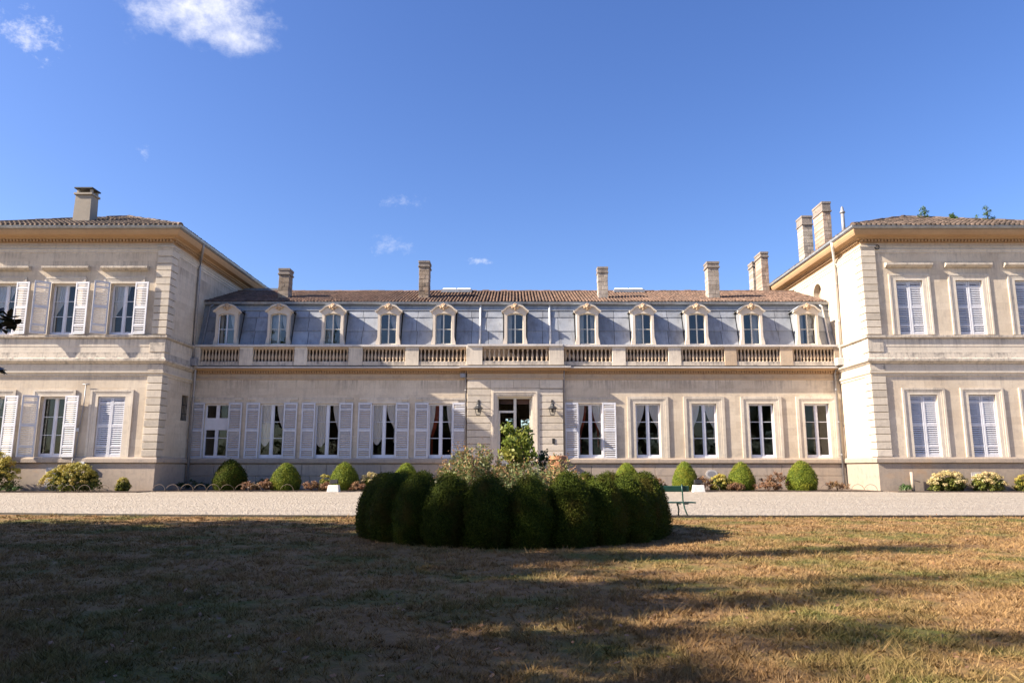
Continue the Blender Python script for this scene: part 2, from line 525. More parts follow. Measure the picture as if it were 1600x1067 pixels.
def gravel_mat():
    m, nt, N, L, bs = new_mat('pale_gravel')
    P = n_pos(nt)
    v = N.new('ShaderNodeTexVoronoi')
    v.inputs['Scale'].default_value = 28
    L.new(P, v.inputs['Vector'])
    v2 = N.new('ShaderNodeTexVoronoi')
    v2.inputs['Scale'].default_value = 9
    L.new(P, v2.inputs['Vector'])
    b = n_noise(nt, n_map(nt, P, (0.10, 0.9, 1)), 1.0, 6, 0.65)
    sep = N.new('ShaderNodeSeparateColor')
    L.new(v.outputs['Color'], sep.inputs[0])
    sep2 = N.new('ShaderNodeSeparateColor')
    L.new(v2.outputs['Color'], sep2.inputs[0])
    col = n_mix(nt, n_range(nt, b, 0.3, 0.7), (0.34, 0.285, 0.23), (0.41, 0.355, 0.29))
    col = n_mix(nt, n_range(nt, sep.outputs[0], 0, 1, 0, 0.5), col, (0.24, 0.20, 0.16))
    col = n_mix(nt, n_range(nt, sep2.outputs[1], 0.55, 1, 0, 0.4), col, (0.58, 0.52, 0.44))
    L.new(col, bs.inputs['Base Color'])
    bs.inputs['Roughness'].default_value = 0.95
    bs.inputs['Specular IOR Level'].default_value = 0.15
    h = n_math(nt, 'ADD', v.outputs['Distance'], n_math(nt, 'MULTIPLY', v2.outputs['Distance'], 1.5))
    n_bump(nt, h, 0.9, 0.035, bs)
    return m


M['gravel'] = gravel_mat()

# ------------------------------------------------------------------ mesh helpers
WLOC = {}


def link(name, data, parent=None, loc=None):
    o = bpy.data.objects.new(name, data)
    COL.objects.link(o)
    pl = WLOC[parent] if parent is not None else Vector((0, 0, 0))
    w = Vector(loc) if loc is not None else pl.copy()
    if parent is not None:
        o.parent = parent
    o.location = w - pl
    WLOC[o] = w
    return o


def thing(name, label, cat, loc, group=None):
    o = bpy.data.objects.new(name, None)
    COL.objects.link(o)
    o.empty_display_size = 0.3
    o.location = loc
    WLOC[o] = Vector(loc)
    tag(o, label, cat, group)
    return o


def tag(o, label=None, cat=None, group=None, kind=None):
    for k, v in (('label', label), ('category', cat), ('group', group), ('kind', kind)):
        if v:
            o[k] = v
    return o


class MB:
    """collects geometry in world coordinates and links it as one mesh object"""

    def __init__(self):
        self.v, self.f = [], []

    def add(self, vs, fs):
        n = len(self.v)
        self.v.extend([tuple(p) for p in vs])
        self.f.extend([tuple(i + n for i in f) for f in fs])
        return self

    def box(self, x0, x1, y0, y1, z0, z1):
        return self.add([(x0, y0, z0), (x1, y0, z0), (x1, y1, z0), (x0, y1, z0), (x0, y0, z1), (x1, y0, z1), (x1, y1, z1), (x0, y1, z1)],
                        [(0, 3, 2, 1), (4, 5, 6, 7), (0, 1, 5, 4), (1, 2, 6, 5), (2, 3, 7, 6), (3, 0, 4, 7)])

    def quad(self, a, b, c, d):
        return self.add([a, b, c, d], [(0, 1, 2, 3)])

    def prism_y(self, pts, y0, y1):
        """polygon of (x, z) points, extruded from y0 to y1 (counter-clockwise seen from -Y)"""
        n = len(pts)
        vs = [(x, y0, z) for x, z in pts] + [(x, y1, z) for x, z in pts]
        fs = [tuple(range(n)), tuple(range(2 * n - 1, n - 1, -1))]
        fs += [(i, i + n, (i + 1) % n + n, (i + 1) % n) for i in range(n)]
        return self.add(vs, fs)

    def prism_x(self, pts, x0, x1):
        """polygon of (y, z) points, extruded along x"""
        n = len(pts)
        vs = [(x0, y, z) for y, z in pts] + [(x1, y, z) for y, z in pts]
        fs = [tuple(range(n)), tuple(range(2 * n - 1, n - 1, -1))]
        fs += [(i, i + n, (i + 1) % n + n, (i + 1) % n) for i in range(n)]
        return self.add(vs, fs)

    def tube(self, pts, r, n=8, cap=True):
        pts = [Vector(p) for p in pts]
        rs = r if isinstance(r, (list, tuple)) else [r] * len(pts)
        base = len(self.v)
        for i, p in enumerate(pts):
            t = (pts[min(i + 1, len(pts) - 1)] - pts[max(i - 1, 0)]).normalized()
            a = t.orthogonal().normalized() if abs(t.z) > 0.98 else t.cross(Vector((0, 0, 1))).normalized()
            b = t.cross(a)
            for k in range(n):
                q = 2 * math.pi * k / n
                self.v.append(tuple(p + (a * math.cos(q) + b * math.sin(q)) * rs[i]))
        for i in range(len(pts) - 1):
            for k in range(n):
                k2 = (k + 1) % n
                self.f.append((base + i * n + k, base + i * n + k2, base + (i + 1) * n + k2, base + (i + 1) * n + k))
        if cap:
            self.f.append(tuple(base + k for k in range(n - 1, -1, -1)))
            self.f.append(tuple(base + (len(pts) - 1) * n + k for k in range(n)))
        return self

    def lathe(self, prof, c, n=12):
        """profile of (r, z) turned about the vertical through c"""
        base = len(self.v)
        for r, z in prof:
            for k in range(n):
                q = 2 * math.pi * k / n
                self.v.append((c[0] + r * math.cos(q), c[1] + r * math.sin(q), c[2] + z))
        for i in range(len(prof) - 1):
            for k in range(n):
                k2 = (k + 1) % n
                self.f.append((base + i * n + k, base + i * n + k2, base + (i + 1) * n + k2, base + (i + 1) * n + k))
        self.f.append(tuple(base + k for k in range(n - 1, -1, -1)))
        self.f.append(tuple(base + (len(prof) - 1) * n + k for k in range(n)))
        return self

    def sweep(self, path, prof, caps=True):
        """profile of (out, z) swept along the plan polyline PATH [(x, y)], mitred; OUT is to the right of the direction of travel"""
        path = [Vector(p) for p in path]
        n, k = len(path), len(prof)
        base = len(self.v)
        for i, p in enumerate(path):
            d0 = (path[i] - path[i - 1]).normalized() if i else None
            d1 = (path[i + 1] - path[i]).normalized() if i < n - 1 else None
            n0 = Vector((d0.y, -d0.x)) if d0 else None
            n1 = Vector((d1.y, -d1.x)) if d1 else None
            if n0 is None:
                m = n1
            elif n1 is None:
                m = n0
            else:
                m = (n0 + n1)
                m = m / max(m.dot(n0), 1e-4)
            for o, z in prof:
                self.v.append((p.x + m.x * o, p.y + m.y * o, z))
        for i in range(n - 1):
            for j in range(k):
                j2 = (j + 1) % k
                self.f.append((base + i * k + j, base + (i + 1) * k + j, base + (i + 1) * k + j2, base + i * k + j2))
        if caps:
            self.f.append(tuple(base + j for j in range(k)))
            self.f.append(tuple(base + (n - 1) * k + j for j in range(k - 1, -1, -1)))
        return self

    def mesh(self, name, mat, origin=(0, 0, 0), smooth=False, bevel=0.0):
        me = bpy.data.meshes.new(name)
        o = Vector(origin)
        me.from_pydata([(x - o.x, y - o.y, z - o.z) for x, y, z in self.v], [], self.f)
        bm = bmesh.new()
        bm.from_mesh(me)
        bmesh.ops.recalc_face_normals(bm, faces=bm.faces)
        if bevel:
            es = [e for e in bm.edges if len(e.link_faces) == 2 and e.calc_face_angle(0) > 0.6]
            bmesh.ops.bevel(bm, geom=es, offset=bevel, segments=1, affect='EDGES', clamp_overlap=True)
        bm.to_mesh(me)
        bm.free()
        me.materials.append(mat)
        if smooth:
            for p in me.polygons:
                p.use_smooth = True
        return me

    def build(self, name, mat, parent=None, loc=None, smooth=False, bevel=0.0):
        w = Vector(loc) if loc is not None else (WLOC[parent] if parent is not None else Vector((0, 0, 0)))
        return link(name, self.mesh(name, mat, w, smooth, bevel), parent, w)


def place(name, me, parent, loc, rz=0.0):
    o = link(name, me, parent, loc)
    o.rotation_euler.z = rz
    return o


def copy_tree(o, parent=None):
    c = o.copy()
    COL.objects.link(c)
    if parent is not None:
        c.parent = parent
    for ch in CHILDREN.get(o, ()):
        copy_tree(ch, c)
    return c


CHILDREN = {}


def kid(o):
    CHILDREN.setdefault(o.parent, []).append(o)
    return o


def set_tint(me, per_vert):
    a = me.attributes.new('tint', 'FLOAT', 'POINT')
    a.data.foreach_set('value', np.asarray(per_vert, dtype=np.float32))


def raw_mesh(name, V, F, k, mat, tint=None, smooth=False):
    """mesh from numpy: V (n,3), F (m,k) faces of k corners"""
    me = bpy.data.meshes.new(name)
    V = np.asarray(V, np.float32)
    F = np.asarray(F, np.int32)
    me.vertices.add(len(V))
    me.vertices.foreach_set('co', V.ravel())
    me.loops.add(F.size)
    me.loops.foreach_set('vertex_index', F.ravel())
    me.polygons.add(len(F))
    me.polygons.foreach_set('loop_start', np.arange(0, F.size, k, dtype=np.int32))
    if smooth:
        me.polygons.foreach_set('use_smooth', np.ones(len(F), bool))
    me.update(calc_edges=True)
    me.materials.append(mat)
    if tint is not None:
        set_tint(me, tint)
    return me


def wall_grid(mb, x0, x1, z0, z1, holes, y0, y1):
    """a wall from y0 (front) to y1 (back) with rectangular holes [(xa, xb, za, zb)], with reveals"""
    xs = sorted({x0, x1, *[h[0] for h in holes], *[h[1] for h in holes]})
    zs = sorted({z0, z1, *[h[2] for h in holes], *[h[3] for h in holes]})
    for i in range(len(xs) - 1):
        for j in range(len(zs) - 1):
            cx, cz = (xs[i] + xs[i + 1]) / 2, (zs[j] + zs[j + 1]) / 2
            if any(h[0] < cx < h[1] and h[2] < cz < h[3] for h in holes):
                continue
            a, b, c, d = xs[i], xs[i + 1], zs[j], zs[j + 1]
            mb.quad((a, y0, c), (b, y0, c), (b, y0, d), (a, y0, d))
            mb.quad((a, y1, c), (a, y1, d), (b, y1, d), (b, y1, c))
    for a, b, c, d in holes:
        mb.quad((a, y0, c), (a, y0, d), (a, y1, d), (a, y1, c))
        mb.quad((b, y0, c), (b, y1, c), (b, y1, d), (b, y0, d))
        mb.quad((a, y0, c), (a, y1, c), (b, y1, c), (b, y0, c))
        mb.quad((a, y0, d), (b, y0, d), (b, y1, d), (a, y1, d))
    return mb


# ------------------------------------------------------------------ leaves
def leaf_cloud(P, Nn, size, aspect=0.55, droop=0.0, jitter=0.9, fold=0.0):
    """P (n,3) leaf centres, Nn (n,3) rough facing: returns rhombic leaf quads"""
    n = len(P)
    nn = Nn + rng.normal(0, jitter, (n, 3))
    nn /= np.linalg.norm(nn, axis=1, keepdims=True) + 1e-9
    t = rng.normal(0, 1, (n, 3))
    t -= (t * nn).sum(1, keepdims=True) * nn
    t /= np.linalg.norm(t, axis=1, keepdims=True) + 1e-9
    b = np.cross(nn, t)
    s = (size * rng.uniform(0.65, 1.3, n))[:, None] if np.isscalar(size) else (size * rng.uniform(0.8, 1.2, n))[:, None]
    up = nn * (s * fold)
    V = np.stack([P - t * s * 0.5, P + b * s * aspect * 0.5 + up, P + t * s * 0.5, P - b * s * aspect * 0.5 + up], 1).reshape(-1, 3)
    F = np.arange(4 * n).reshape(-1, 4)
    return V, F


def unit(n):
    d = rng.normal(0, 1, (n, 3))
    return d / np.linalg.norm(d, axis=1, keepdims=True)


def blob_leaves(name, mat, blobs, per, size, shell=0.5, aspect=0.55, jitter=0.8, flat=1.0):
    """leaves filling ellipsoids [(cx, cy, cz, rx, ry, rz)]: SHELL pushes them to the outside"""
    Ps, Ns, Ts = [], [], []
    for (cx, cy, cz, rx, ry, rz) in blobs:
        d = unit(per)
        r = rng.uniform(0, 1, per) ** (shell)
        r = r * (1 + 0.12 * rng.normal(0, 1, per))
        Ps.append(np.array([cx, cy, cz]) + d * np.array([rx, ry, rz]) * r[:, None])
        Ns.append(d)
        Ts.append(np.clip(0.5 + rng.normal(0, 0.25, per) + rng.normal(0, 0.15), 0, 1))
    V, F = leaf_cloud(np.concatenate(Ps), np.concatenate(Ns), size, aspect, jitter=jitter)
    return raw_mesh(name, V, F, 4, mat, np.repeat(np.concatenate(Ts), 4))


def cone_profile(t, a=1.75, b=0.60):
    """radius of a clipped box cone at height share t"""
    z0 = 0.30
    t = np.asarray(t, float)
    s = np.clip((t - z0) / (1 - z0), 0, 1)
    up = (1 - s ** a) ** b
    lo = 1 - 0.16 * np.clip((z0 - t) / z0, 0, 1) ** 2
    return np.where(t > z0, up, lo)


def cone_mesh(name, mat, R, H, n_leaf, size, lump=0.05, seed=0, a=1.75, b=0.60):
    g = np.random.default_rng(seed)
    ph = g.uniform(0, 6.28, 8)

    def wob(q, t):
        return 1 + lump * (np.sin(2 * q + ph[0] + 3 * t) * 0.5 + np.sin(3 * q + ph[1] - 5 * t) * 0.5 + np.sin(7 * q + ph[2] + 9 * t) * 0.35
                           + np.sin(5 * q + ph[3] + 14 * t) * 0.35)
    # inner core
    nz, nq = 14, 20
    tz = np.linspace(0.0, 0.985, nz)
    V, F = [], []
    for t in tz:
        q = np.linspace(0, 2 * np.pi, nq, endpoint=False)
        r = R * 0.93 * cone_profile(t, a, b) * wob(q, t)
        V.append(np.stack([r * np.cos(q), r * np.sin(q), np.full(nq, t * H * 0.97)], 1))
    V = np.concatenate(V)
    for i in range(nz - 1):
        for k in range(nq):
            k2 = (k + 1) % nq
            F.append((i * nq + k, i * nq + k2, (i + 1) * nq + k2, (i + 1) * nq + k))
    F = np.array(F)
    # leaves
    t = g.uniform(0.0, 1.0, n_leaf * 2)
    keep = g.uniform(0, 1, n_leaf * 2) < np.clip(cone_profile(t, a, b) + 0.12, 0, 1)
    t = t[keep][:n_leaf]
    n = len(t)
    q = g.uniform(0, 2 * np.pi, n)
    dt = 1e-3
    r = R * cone_profile(t, a, b) * wob(q, t)
    dr = (cone_profile(np.clip(t + dt, 0, 1), a, b) - cone_profile(t, a, b)) * R / (dt * H)
    Nn = np.stack([np.cos(q), np.sin(q), -np.clip(dr, -4, 1)], 1)
    Nn /= np.linalg.norm(Nn, axis=1, keepdims=True)
    P = np.stack([r * np.cos(q), r * np.sin(q), t * H], 1) + Nn * g.normal(0.0, 0.016, n)[:, None] * (R / 0.35)
    LV, LF = leaf_cloud(P, Nn, size, 0.6, jitter=0.75)
    tint = np.clip(0.5 + g.normal(0, 0.25, n) + 0.2 * np.sin(4 * q + 11 * t) * np.sin(17 * t + 2 * q), 0, 1)
    off = len(V)
    return raw_mesh(name, np.concatenate([V, LV]), np.concatenate([F, LF + off]), 4, mat,
                    np.concatenate([np.full(off, 0.1), np.repeat(tint, 4)]))


# ------------------------------------------------------------------ reusable building pieces
def shutter_meshes(w, h, dense):
    f = MB()
    t = 0.045
    sw = 0.085
    f.box(0, sw, 0, t, 0, h)
    f.box(w - sw, w, 0, t, 0, h)
    cuts = [(0.0, 0.040), (0.150, 0.180), (0.485, 0.535), (0.865, 0.895), (0.965, 1.0)]
    for a, b in cuts:
        f.box(sw, w - sw, 0.003, t - 0.003, a * h, b * h)
    zs = []
    for (a, b, n) in ((0.040, 0.150, 3), (0.180, 0.485, 9), (0.535, 0.865, 10), (0.895, 0.965, 2)):
        for i in range(n):
            zs.append((a + (b - a) * (i + 0.5) / n) * h)
    sl = MB()
    p = h * 0.033
    # one slat: a slanted board, low edge outwards
    k = 1.55 if dense else 1.0
    pts = [(0.003, -p * 0.22 * k), (0.009, -p * 0.28 * k), (0.042, p * 0.14 * k), (0.036, p * 0.20 * k)]
    sl.prism_x(pts, sw - 0.004, w - sw + 0.004)
    sm = sl.mesh('slat', M['shutter'])
    # hinges and catch
    return f.mesh('shutter', M['shutter'], bevel=0.006), sm, zs


SHUT = {}


def shutter(parent, x, y, z, w, h, rz=0.0, dense=False):
    """x, y, z: lower hinge corner in the world; the leaf runs along +X before the turn RZ"""
    key = (round(w, 2), round(h, 2), dense)
    if key not in SHUT:
        SHUT[key] = shutter_meshes(w, h, dense)
    fm, sm, zs = SHUT[key]
    o = place('shutter', fm, parent, (x, y, z), rz)
    for zz in zs:
        s = bpy.data.objects.new('slat', sm)
        COL.objects.link(s)
        s.parent = o
        s.location = (0, 0, zz)
        s.rotation_euler.x = random.gauss(0, 0.02)
    return o


PANE_ME = {}


def pane(parent, x0, x1, y, z0, z1, mat='glass'):
    w, h = round(x1 - x0, 3), round(z1 - z0, 3)
    if (w, h, mat) not in PANE_ME:
        PANE_ME[(w, h, mat)] = MB().box(-w / 2, w / 2, -0.003, 0.003, -h / 2, h / 2).mesh('pane', M[mat])
    o = place('pane', PANE_ME[(w, h, mat)], parent, ((x0 + x1) / 2, y, (z0 + z1) / 2), random.gauss(0, 0.004))
    o.rotation_euler.x = random.gauss(0, 0.004)
    return o


def curtain(parent, xo, xi, y, z0, z1, style, mat='curtain', tie=0.38):
    """hanging cloth from outer x XO towards XI; 'tied' narrows to the outside at the tie, 'swag' gathers low, 'straight' falls"""
    nu, nv = 28, 14
    V = []
    ph = random.uniform(0, 6)
    for j in range(nv + 1):
        t = j / nv                                   # 0 top .. 1 bottom
        if style == 'tied':
            k = 1 - 0.80 * min(1, t / (1 - tie)) ** 1.8 if t < 1 - tie else 0.20 + 0.05 * (t - 1 + tie)
        elif style == 'swag':
            k = 1 - 0.10 * t
        else:
            k = 1 - 0.05 * math.sin(t * 3)
        for i in range(nu + 1):
            u = i / nu
            zz = z1 + (z0 - z1) * t
            if style == 'swag':
                zz = z1 + (z0 - z1) * t * (0.86 + 0.14 * math.sin(math.pi * u))
            x = xo + (xi - xo) * k * u
            V.append((x, y + 0.028 * math.sin(u * 38 + ph) * (0.5 + 0.5 * k), zz))
    F = [(j * (nu + 1) + i, j * (nu + 1) + i + 1, (j + 1) * (nu + 1) + i + 1, (j + 1) * (nu + 1) + i) for j in range(nv) for i in range(nu)]
    mb = MB()
    mb.add(V, F)
    return mb.build('curtain', M[mat], parent, smooth=True)


def casement(parent, xc, w, z0, z1, y, bars=2, mat='frame', cur=None):
    """a two-leaf window frame in the opening, with panes and curtains as sub-parts"""
    a, b = xc - w / 2, xc + w / 2
    f = MB()
    e, d = 0.055, 0.07
    f.box(a, a + e, y, y + d, z0, z1)
    f.box(b - e, b, y, y + d, z0, z1)
    f.box(a + e, b - e, y, y + d, z1 - e, z1)
    f.box(a + e, b - e, y - 0.03, y + d, z0, z0 + 0.11)
    f.box(xc - 0.055, xc + 0.055, y - 0.015, y + d, z0 + 0.11, z1 - e)
    s = 0.05
    for (l, r) in ((a + e, xc - 0.055), (xc + 0.055, b - e)):
        f.box(l, l + s, y + 0.012, y + d - 0.012, z0 + 0.11, z1 - e)
        f.box(r - s, r, y + 0.012, y + d - 0.012, z0 + 0.11, z1 - e)
        f.box(l + s, r - s, y + 0.012, y + d - 0.012, z1 - e - s, z1 - e)
        f.box(l + s, r - s, y + 0.012, y + d - 0.012, z0 + 0.11, z0 + 0.19)
        H0, H1 = z0 + 0.19, z1 - e - s
        for i in range(1, bars + 1):
            zz = H0 + (H1 - H0) * i / (bars + 1)
            f.box(l + s, r - s, y + 0.016, y + d - 0.016, zz - 0.017, zz + 0.017)
    o = f.build('window', M[mat], parent, loc=(xc, y, z0))
    for (l, r) in ((a + e + s, xc - 0.055 - s), (xc + 0.055 + s, b - e - s)):
        for i in range(bars + 1):
            zz0 = H0 + (H1 - H0) * i / (bars + 1) + 0.017
            zz1 = H0 + (H1 - H0) * (i + 1) / (bars + 1) - 0.017
            pane(o, l, r, y + 0.034, zz0, zz1)
    for c in (cur or ()):
        side, xo, xi, zb, style, cm = c[:6]
        yy = y + (0.10 if cm != 'curtain_red' else 0.22)
        curtain(o, xc + xo * w / 2, xc + xi * w / 2, yy, z0 + zb * (z1 - z0), z1 - 0.04, style, cm)
    return o


def surround(parent, xc, w, z0, z1, y, side=0.44, top=0.40, name='window_surround', proj=0.065):
    """a moulded stone architrave round an opening"""
    a, b = xc - w / 2, xc + w / 2
    m = MB()
    steps = [(0.0, 0.20, proj * 0.45), (0.20, 0.30, proj * 0.65), (0.30, side, proj)]
    for (i, o, p) in steps:
        ti, to = i * top / side, o * top / side
        m.box(a - o, a - i, y - p, y + 0.02, z0, z1 + ti)
        m.box(b + i, b + o, y - p, y + 0.02, z0, z1 + ti)
        m.box(a - o, b + o, y - p, y + 0.02, z1 + ti, z1 + to)
    return m.build(name, M['trim'], parent)


def tile_field(name, mat, origin, ux, uy, inside, nu, nv, wid, course, parent, base_poly, roll=0.42):
    """rows of half-round tiles: UX along the eave, UY up the slope, INSIDE(u, v) says whether a tile is on the roof"""
    O, X, Y = Vector(origin), Vector(ux).normalized(), Vector(uy).normalized()
    Nn = X.cross(Y).normalized()
    if Nn.z < 0:
        Nn = -Nn
    V, F, T = [], [], []
    ang = [math.pi * k / 5 for k in range(6)]
    for i in range(nu):
        du = random.gauss(0, wid * 0.03)
        for j in range(nv):
            u, v = (i + 0.5) * wid, j * course
            if not inside(u, v + course * 0.5):
                continue
            n0 = len(V)
            l = course * 1.06
            jit = random.gauss(0, 0.008)
            ju = du + random.gauss(0, wid * 0.025)
            for (vv, rr, hh) in ((v - 0.02, wid * roll, 0.030 + jit), (v + l, wid * roll * 0.86, 0.004)):
                for q in ang:
                    V.append(tuple(O + X * (u + ju + rr * math.cos(q)) + Y * vv + Nn * (rr * 0.85 * math.sin(q) + hh)))
            for k in range(5):
                F.append((n0 + k, n0 + k + 1, n0 + 6 + k + 1, n0 + 6 + k))
            F.append((n0, n0 + 5, n0 + 3, n0 + 2))
            T.extend([min(1, max(0, random.gauss(0.5, 0.28)))] * 12)
    me = raw_mesh(name, V, F, 4, mat, T)
    o = link(name, None or me, parent)
    pl = WLOC[parent]
    me.transform(Matrix.Translation(-pl))
    tag(o, kind='stuff')
    return o


# ================================================================== THE PLACE
YM, YW = 43.07, 39.23                 # front planes of the middle block and of the wings
XL, XR = -18.98, 19.25                # inner corners of the wings

# ------------------------------------------------------------------ ground
lawn = MB().quad((-250, -250, 0), (250, -250, 0), (250, 300, 0), (-250, 300, 0)).build('lawn', M['lawn'])
tag(lawn, kind='structure')


def edge_y(x):
    """where the lawn ends and the gravel starts"""
    return 18.75 + 0.010 * max(0.0, -x - 2.0) ** 2 * 0.9 + 0.0009 * max(0, x - 4) ** 2


gx = np.linspace(-70, 70, 141)
mb = MB()
for a, b in zip(gx[:-1], gx[1:]):
    mb.quad((a, min(edge_y(a), 24), 0.006), (b, min(edge_y(b), 24), 0.006), (b, 62, 0.006), (a, 62, 0.006))
gravel = mb.build('gravel_drive', M['gravel'])
tag(gravel, kind='structure')
mb = MB()
for a, b in zip(gx[:-1], gx[1:]):
    ya, yb = min(edge_y(a), 24) - 0.03, min(edge_y(b), 24) - 0.03
    mb.add([(a, ya - .02, 0), (b, yb - .02, 0), (b, yb + .02, 0), (a, ya + .02, 0), (a, ya - .02, .055), (b, yb - .02, .055), (b, yb + .02, .055), (a, ya + .02, .055)],
           [(4, 5, 6, 7), (0, 1, 5, 4), (2, 3, 7, 6)])
tag(mb.build('lawn_edging', M['curb']), kind='structure')

mb = MB()
mb.box(XL, XR, 39.05, YM - 0.1, -0.02, 0.05)
mb.box(-31, XL - 0.003, 37.6, YW - 0.1, -0.02, 0.05)
mb.box(XR + 0.35, 31, 38.2, YW - 0.1, -0.02, 0.05)
tag(mb.build('flower_bed_soil', M['soil']), kind='structure')

# ------------------------------------------------------------------ middle block of the chateau
main = thing('chateau', 'long single storey limestone chateau block with zinc mansard, stone dormers and balustrade', 'building', (0.06, YM, 0))
Z0, Z1 = 1.80, 4.95
WX = [-17.42, -14.18, -10.93, -7.62, -4.30, None, 4.47, 7.84, 11.14, 14.49, 17.74]
WW = 1.46
RX0, RX1 = -2.74, 2.86                # the entrance bay
YR = YM - 0.22
DX0, DX1 = -0.98, 1.06

holes = [(x - WW / 2, x + WW / 2, Z0, Z1) for x in WX if x is not None]
holes.append((RX0 + 0.3, RX1 - 0.3, 1.2, 5.4))
m = MB()
wall_grid(m, XL - 0.2, XR + 0.2, 0, 7.05, holes, YM, YM + 0.45)
m.build('wall', M['wall'], main)
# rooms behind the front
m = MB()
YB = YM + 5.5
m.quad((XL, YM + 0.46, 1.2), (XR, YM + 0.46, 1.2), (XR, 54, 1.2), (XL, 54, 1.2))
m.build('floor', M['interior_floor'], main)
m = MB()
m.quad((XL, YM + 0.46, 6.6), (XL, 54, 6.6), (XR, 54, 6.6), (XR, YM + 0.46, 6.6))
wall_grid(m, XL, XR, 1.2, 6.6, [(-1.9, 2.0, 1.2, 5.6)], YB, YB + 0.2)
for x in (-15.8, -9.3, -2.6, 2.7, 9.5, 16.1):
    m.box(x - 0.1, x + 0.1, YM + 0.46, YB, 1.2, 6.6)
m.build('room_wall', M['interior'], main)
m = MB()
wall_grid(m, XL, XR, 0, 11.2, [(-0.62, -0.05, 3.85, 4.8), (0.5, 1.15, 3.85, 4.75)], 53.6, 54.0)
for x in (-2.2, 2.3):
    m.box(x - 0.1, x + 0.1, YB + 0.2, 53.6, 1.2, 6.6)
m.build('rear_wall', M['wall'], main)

# plinth: a projecting ledge and single stones below
m = MB()
prof = [(0, 1.44), (0.09, 1.48), (0.15, 1.52), (0.15, 1.70), (0.10, 1.79), (0, 1.795)]
m.sweep([(XL, YM), (RX0, YM), (RX0, YR), (RX0 + 0.4, YR)], prof)
m.sweep([(RX1 - 0.4, YR), (RX1, YR), (RX1, YM), (XR, YM)], prof)
m.build('plinth_ledge', M['plinth'], main)


def stone_run(name, mat, parent, x0, x1, z0, z1, y, proj, length, gap=0.026, jitter=0.2, bevel=0.012, depth=0.1):
    x = x0
    while x < x1 - 0.05:
        l = length * random.uniform(1 - jitter, 1 + jitter)
        e = min(x + l, x1)
        if x1 - e < length * 0.4:
            e = x1
        mb = MB().box(x + gap / 2, e - gap / 2, y - proj - random.uniform(0, 0.004), y + depth, z0 + gap / 2, z1 - gap / 2)
        mb.build(name, mat, parent, loc=((x + e) / 2, y, z0), bevel=bevel)
        x = e


for (a, b) in ((XL, RX0), (RX1, XR)):
    stone_run('plinth_stone', M['plinth'], main, a, b, 0.78, 1.44, YM, 0.055, 1.75)
    stone_run('plinth_stone', M['plinth'], main, a, b, 0.0, 0.78, YM, 0.055, 1.75)
# round basement vents
for x in (11.4, 16.75):
    m = MB()
    q = [(x + 0.34 * math.cos(t), 0.88 + 0.26 * math.sin(t)) for t in np.linspace(0, 2 * math.pi, 20, endpoint=False)]
    m.prism_y(q, YM - 0.085, YM - 0.04)
    o = m.build('basement_vent', M['slab'], main)
    m = MB()
    q = [(x + 0.24 * math.cos(t), 0.88 + 0.17 * math.sin(t)) for t in np.linspace(0, 2 * math.pi, 20, endpoint=False)]
    m.prism_y(q, YM - 0.09, YM - 0.075)
    m.build('grille', M['pipe'], o)

# architrave, frieze and dentilled cornice
path = [(XL - 0.1, YM), (RX0, YM), (RX0, YR), (RX1, YR), (RX1, YM), (XR + 0.1, YM)]
m = MB()
m.sweep(path, [(0, 6.34), (0.03, 6.36), (0.06, 6.41), (0.06, 6.46), (0.02, 6.47), (0.02, 6.70), (0, 6.71)])
m.build('frieze', M['ochre_pale'], main)
m = MB()
m.sweep(path, [(0, 6.71), (0.03, 6.72), (0.03, 6.865), (0.20, 6.87), (0.23, 6.93), (0.40, 6.945), (0.40, 6.995), (0, 6.995)])
m.build('cornice', M['ochre'], main)
m = MB()
x = XL + 0.02
while x < XR - 0.05:
    yy = (YR if RX0 - 0.09 < x < RX1 else YM) - 0.165
    m.box(x, x + 0.09, yy, yy + 0.14, 6.735, 6.86)
    x += 0.15
tag(m.build('dentils', M['ochre'], main), kind='stuff')
# weathered slabs on the cornice
x = XL - 0.1
while x < XR:
    e = min(x + 2.05, XR + 0.1)
    for edge in (RX0 - 0.46, RX1 + 0.46):
        if x < edge < e:
            e = edge
    yy = YR if RX0 - 0.47 < (x + e) / 2 < RX1 + 0.47 else YM
    mb = MB().prism_x([(yy - 0.47, 7.0), (yy - 0.47, 7.09), (yy + 0.1, 7.17), (yy + 0.1, 7.0)], x + 0.004, e - 0.004)
    mb.build('cornice_slab', M['slab'], main, loc=((x + e) / 2, yy, 7.0))
    x = e

# balustrade
bal = thing('balustrade', None, None, (0.06, 42.75, 7.1))
bal.parent = main
bal.location = WLOC[bal] - WLOC[main]
BY = 42.74
SEG = [(-18.52, -16.19), (-15.4, -12.95), (-12.2, -9.76), (-8.93, -6.41), (-5.62, -2.80), (-1.86, 2.05), (2.92, 5.78), (6.57, 9.09), (9.84, 12.4), (13.11, 15.67), (16.42, 18.86)]
bprof = [(0.075, 0), (0.075, 0.05), (0.045, 0.07), (0.055, 0.12), (0.085, 0.24), (0.08, 0.32), (0.042, 0.50), (0.036, 0.58), (0.055, 0.61), (0.05, 0.66), (0.075, 0.69), (0.075, 0.74)]
bme = MB().lathe(bprof, (0, 0, 0), 8).mesh('baluster', M['ochre_pale'], smooth=True)


def byoff(x):
    return -0.22 if RX0 <= x <= RX1 else 0.0


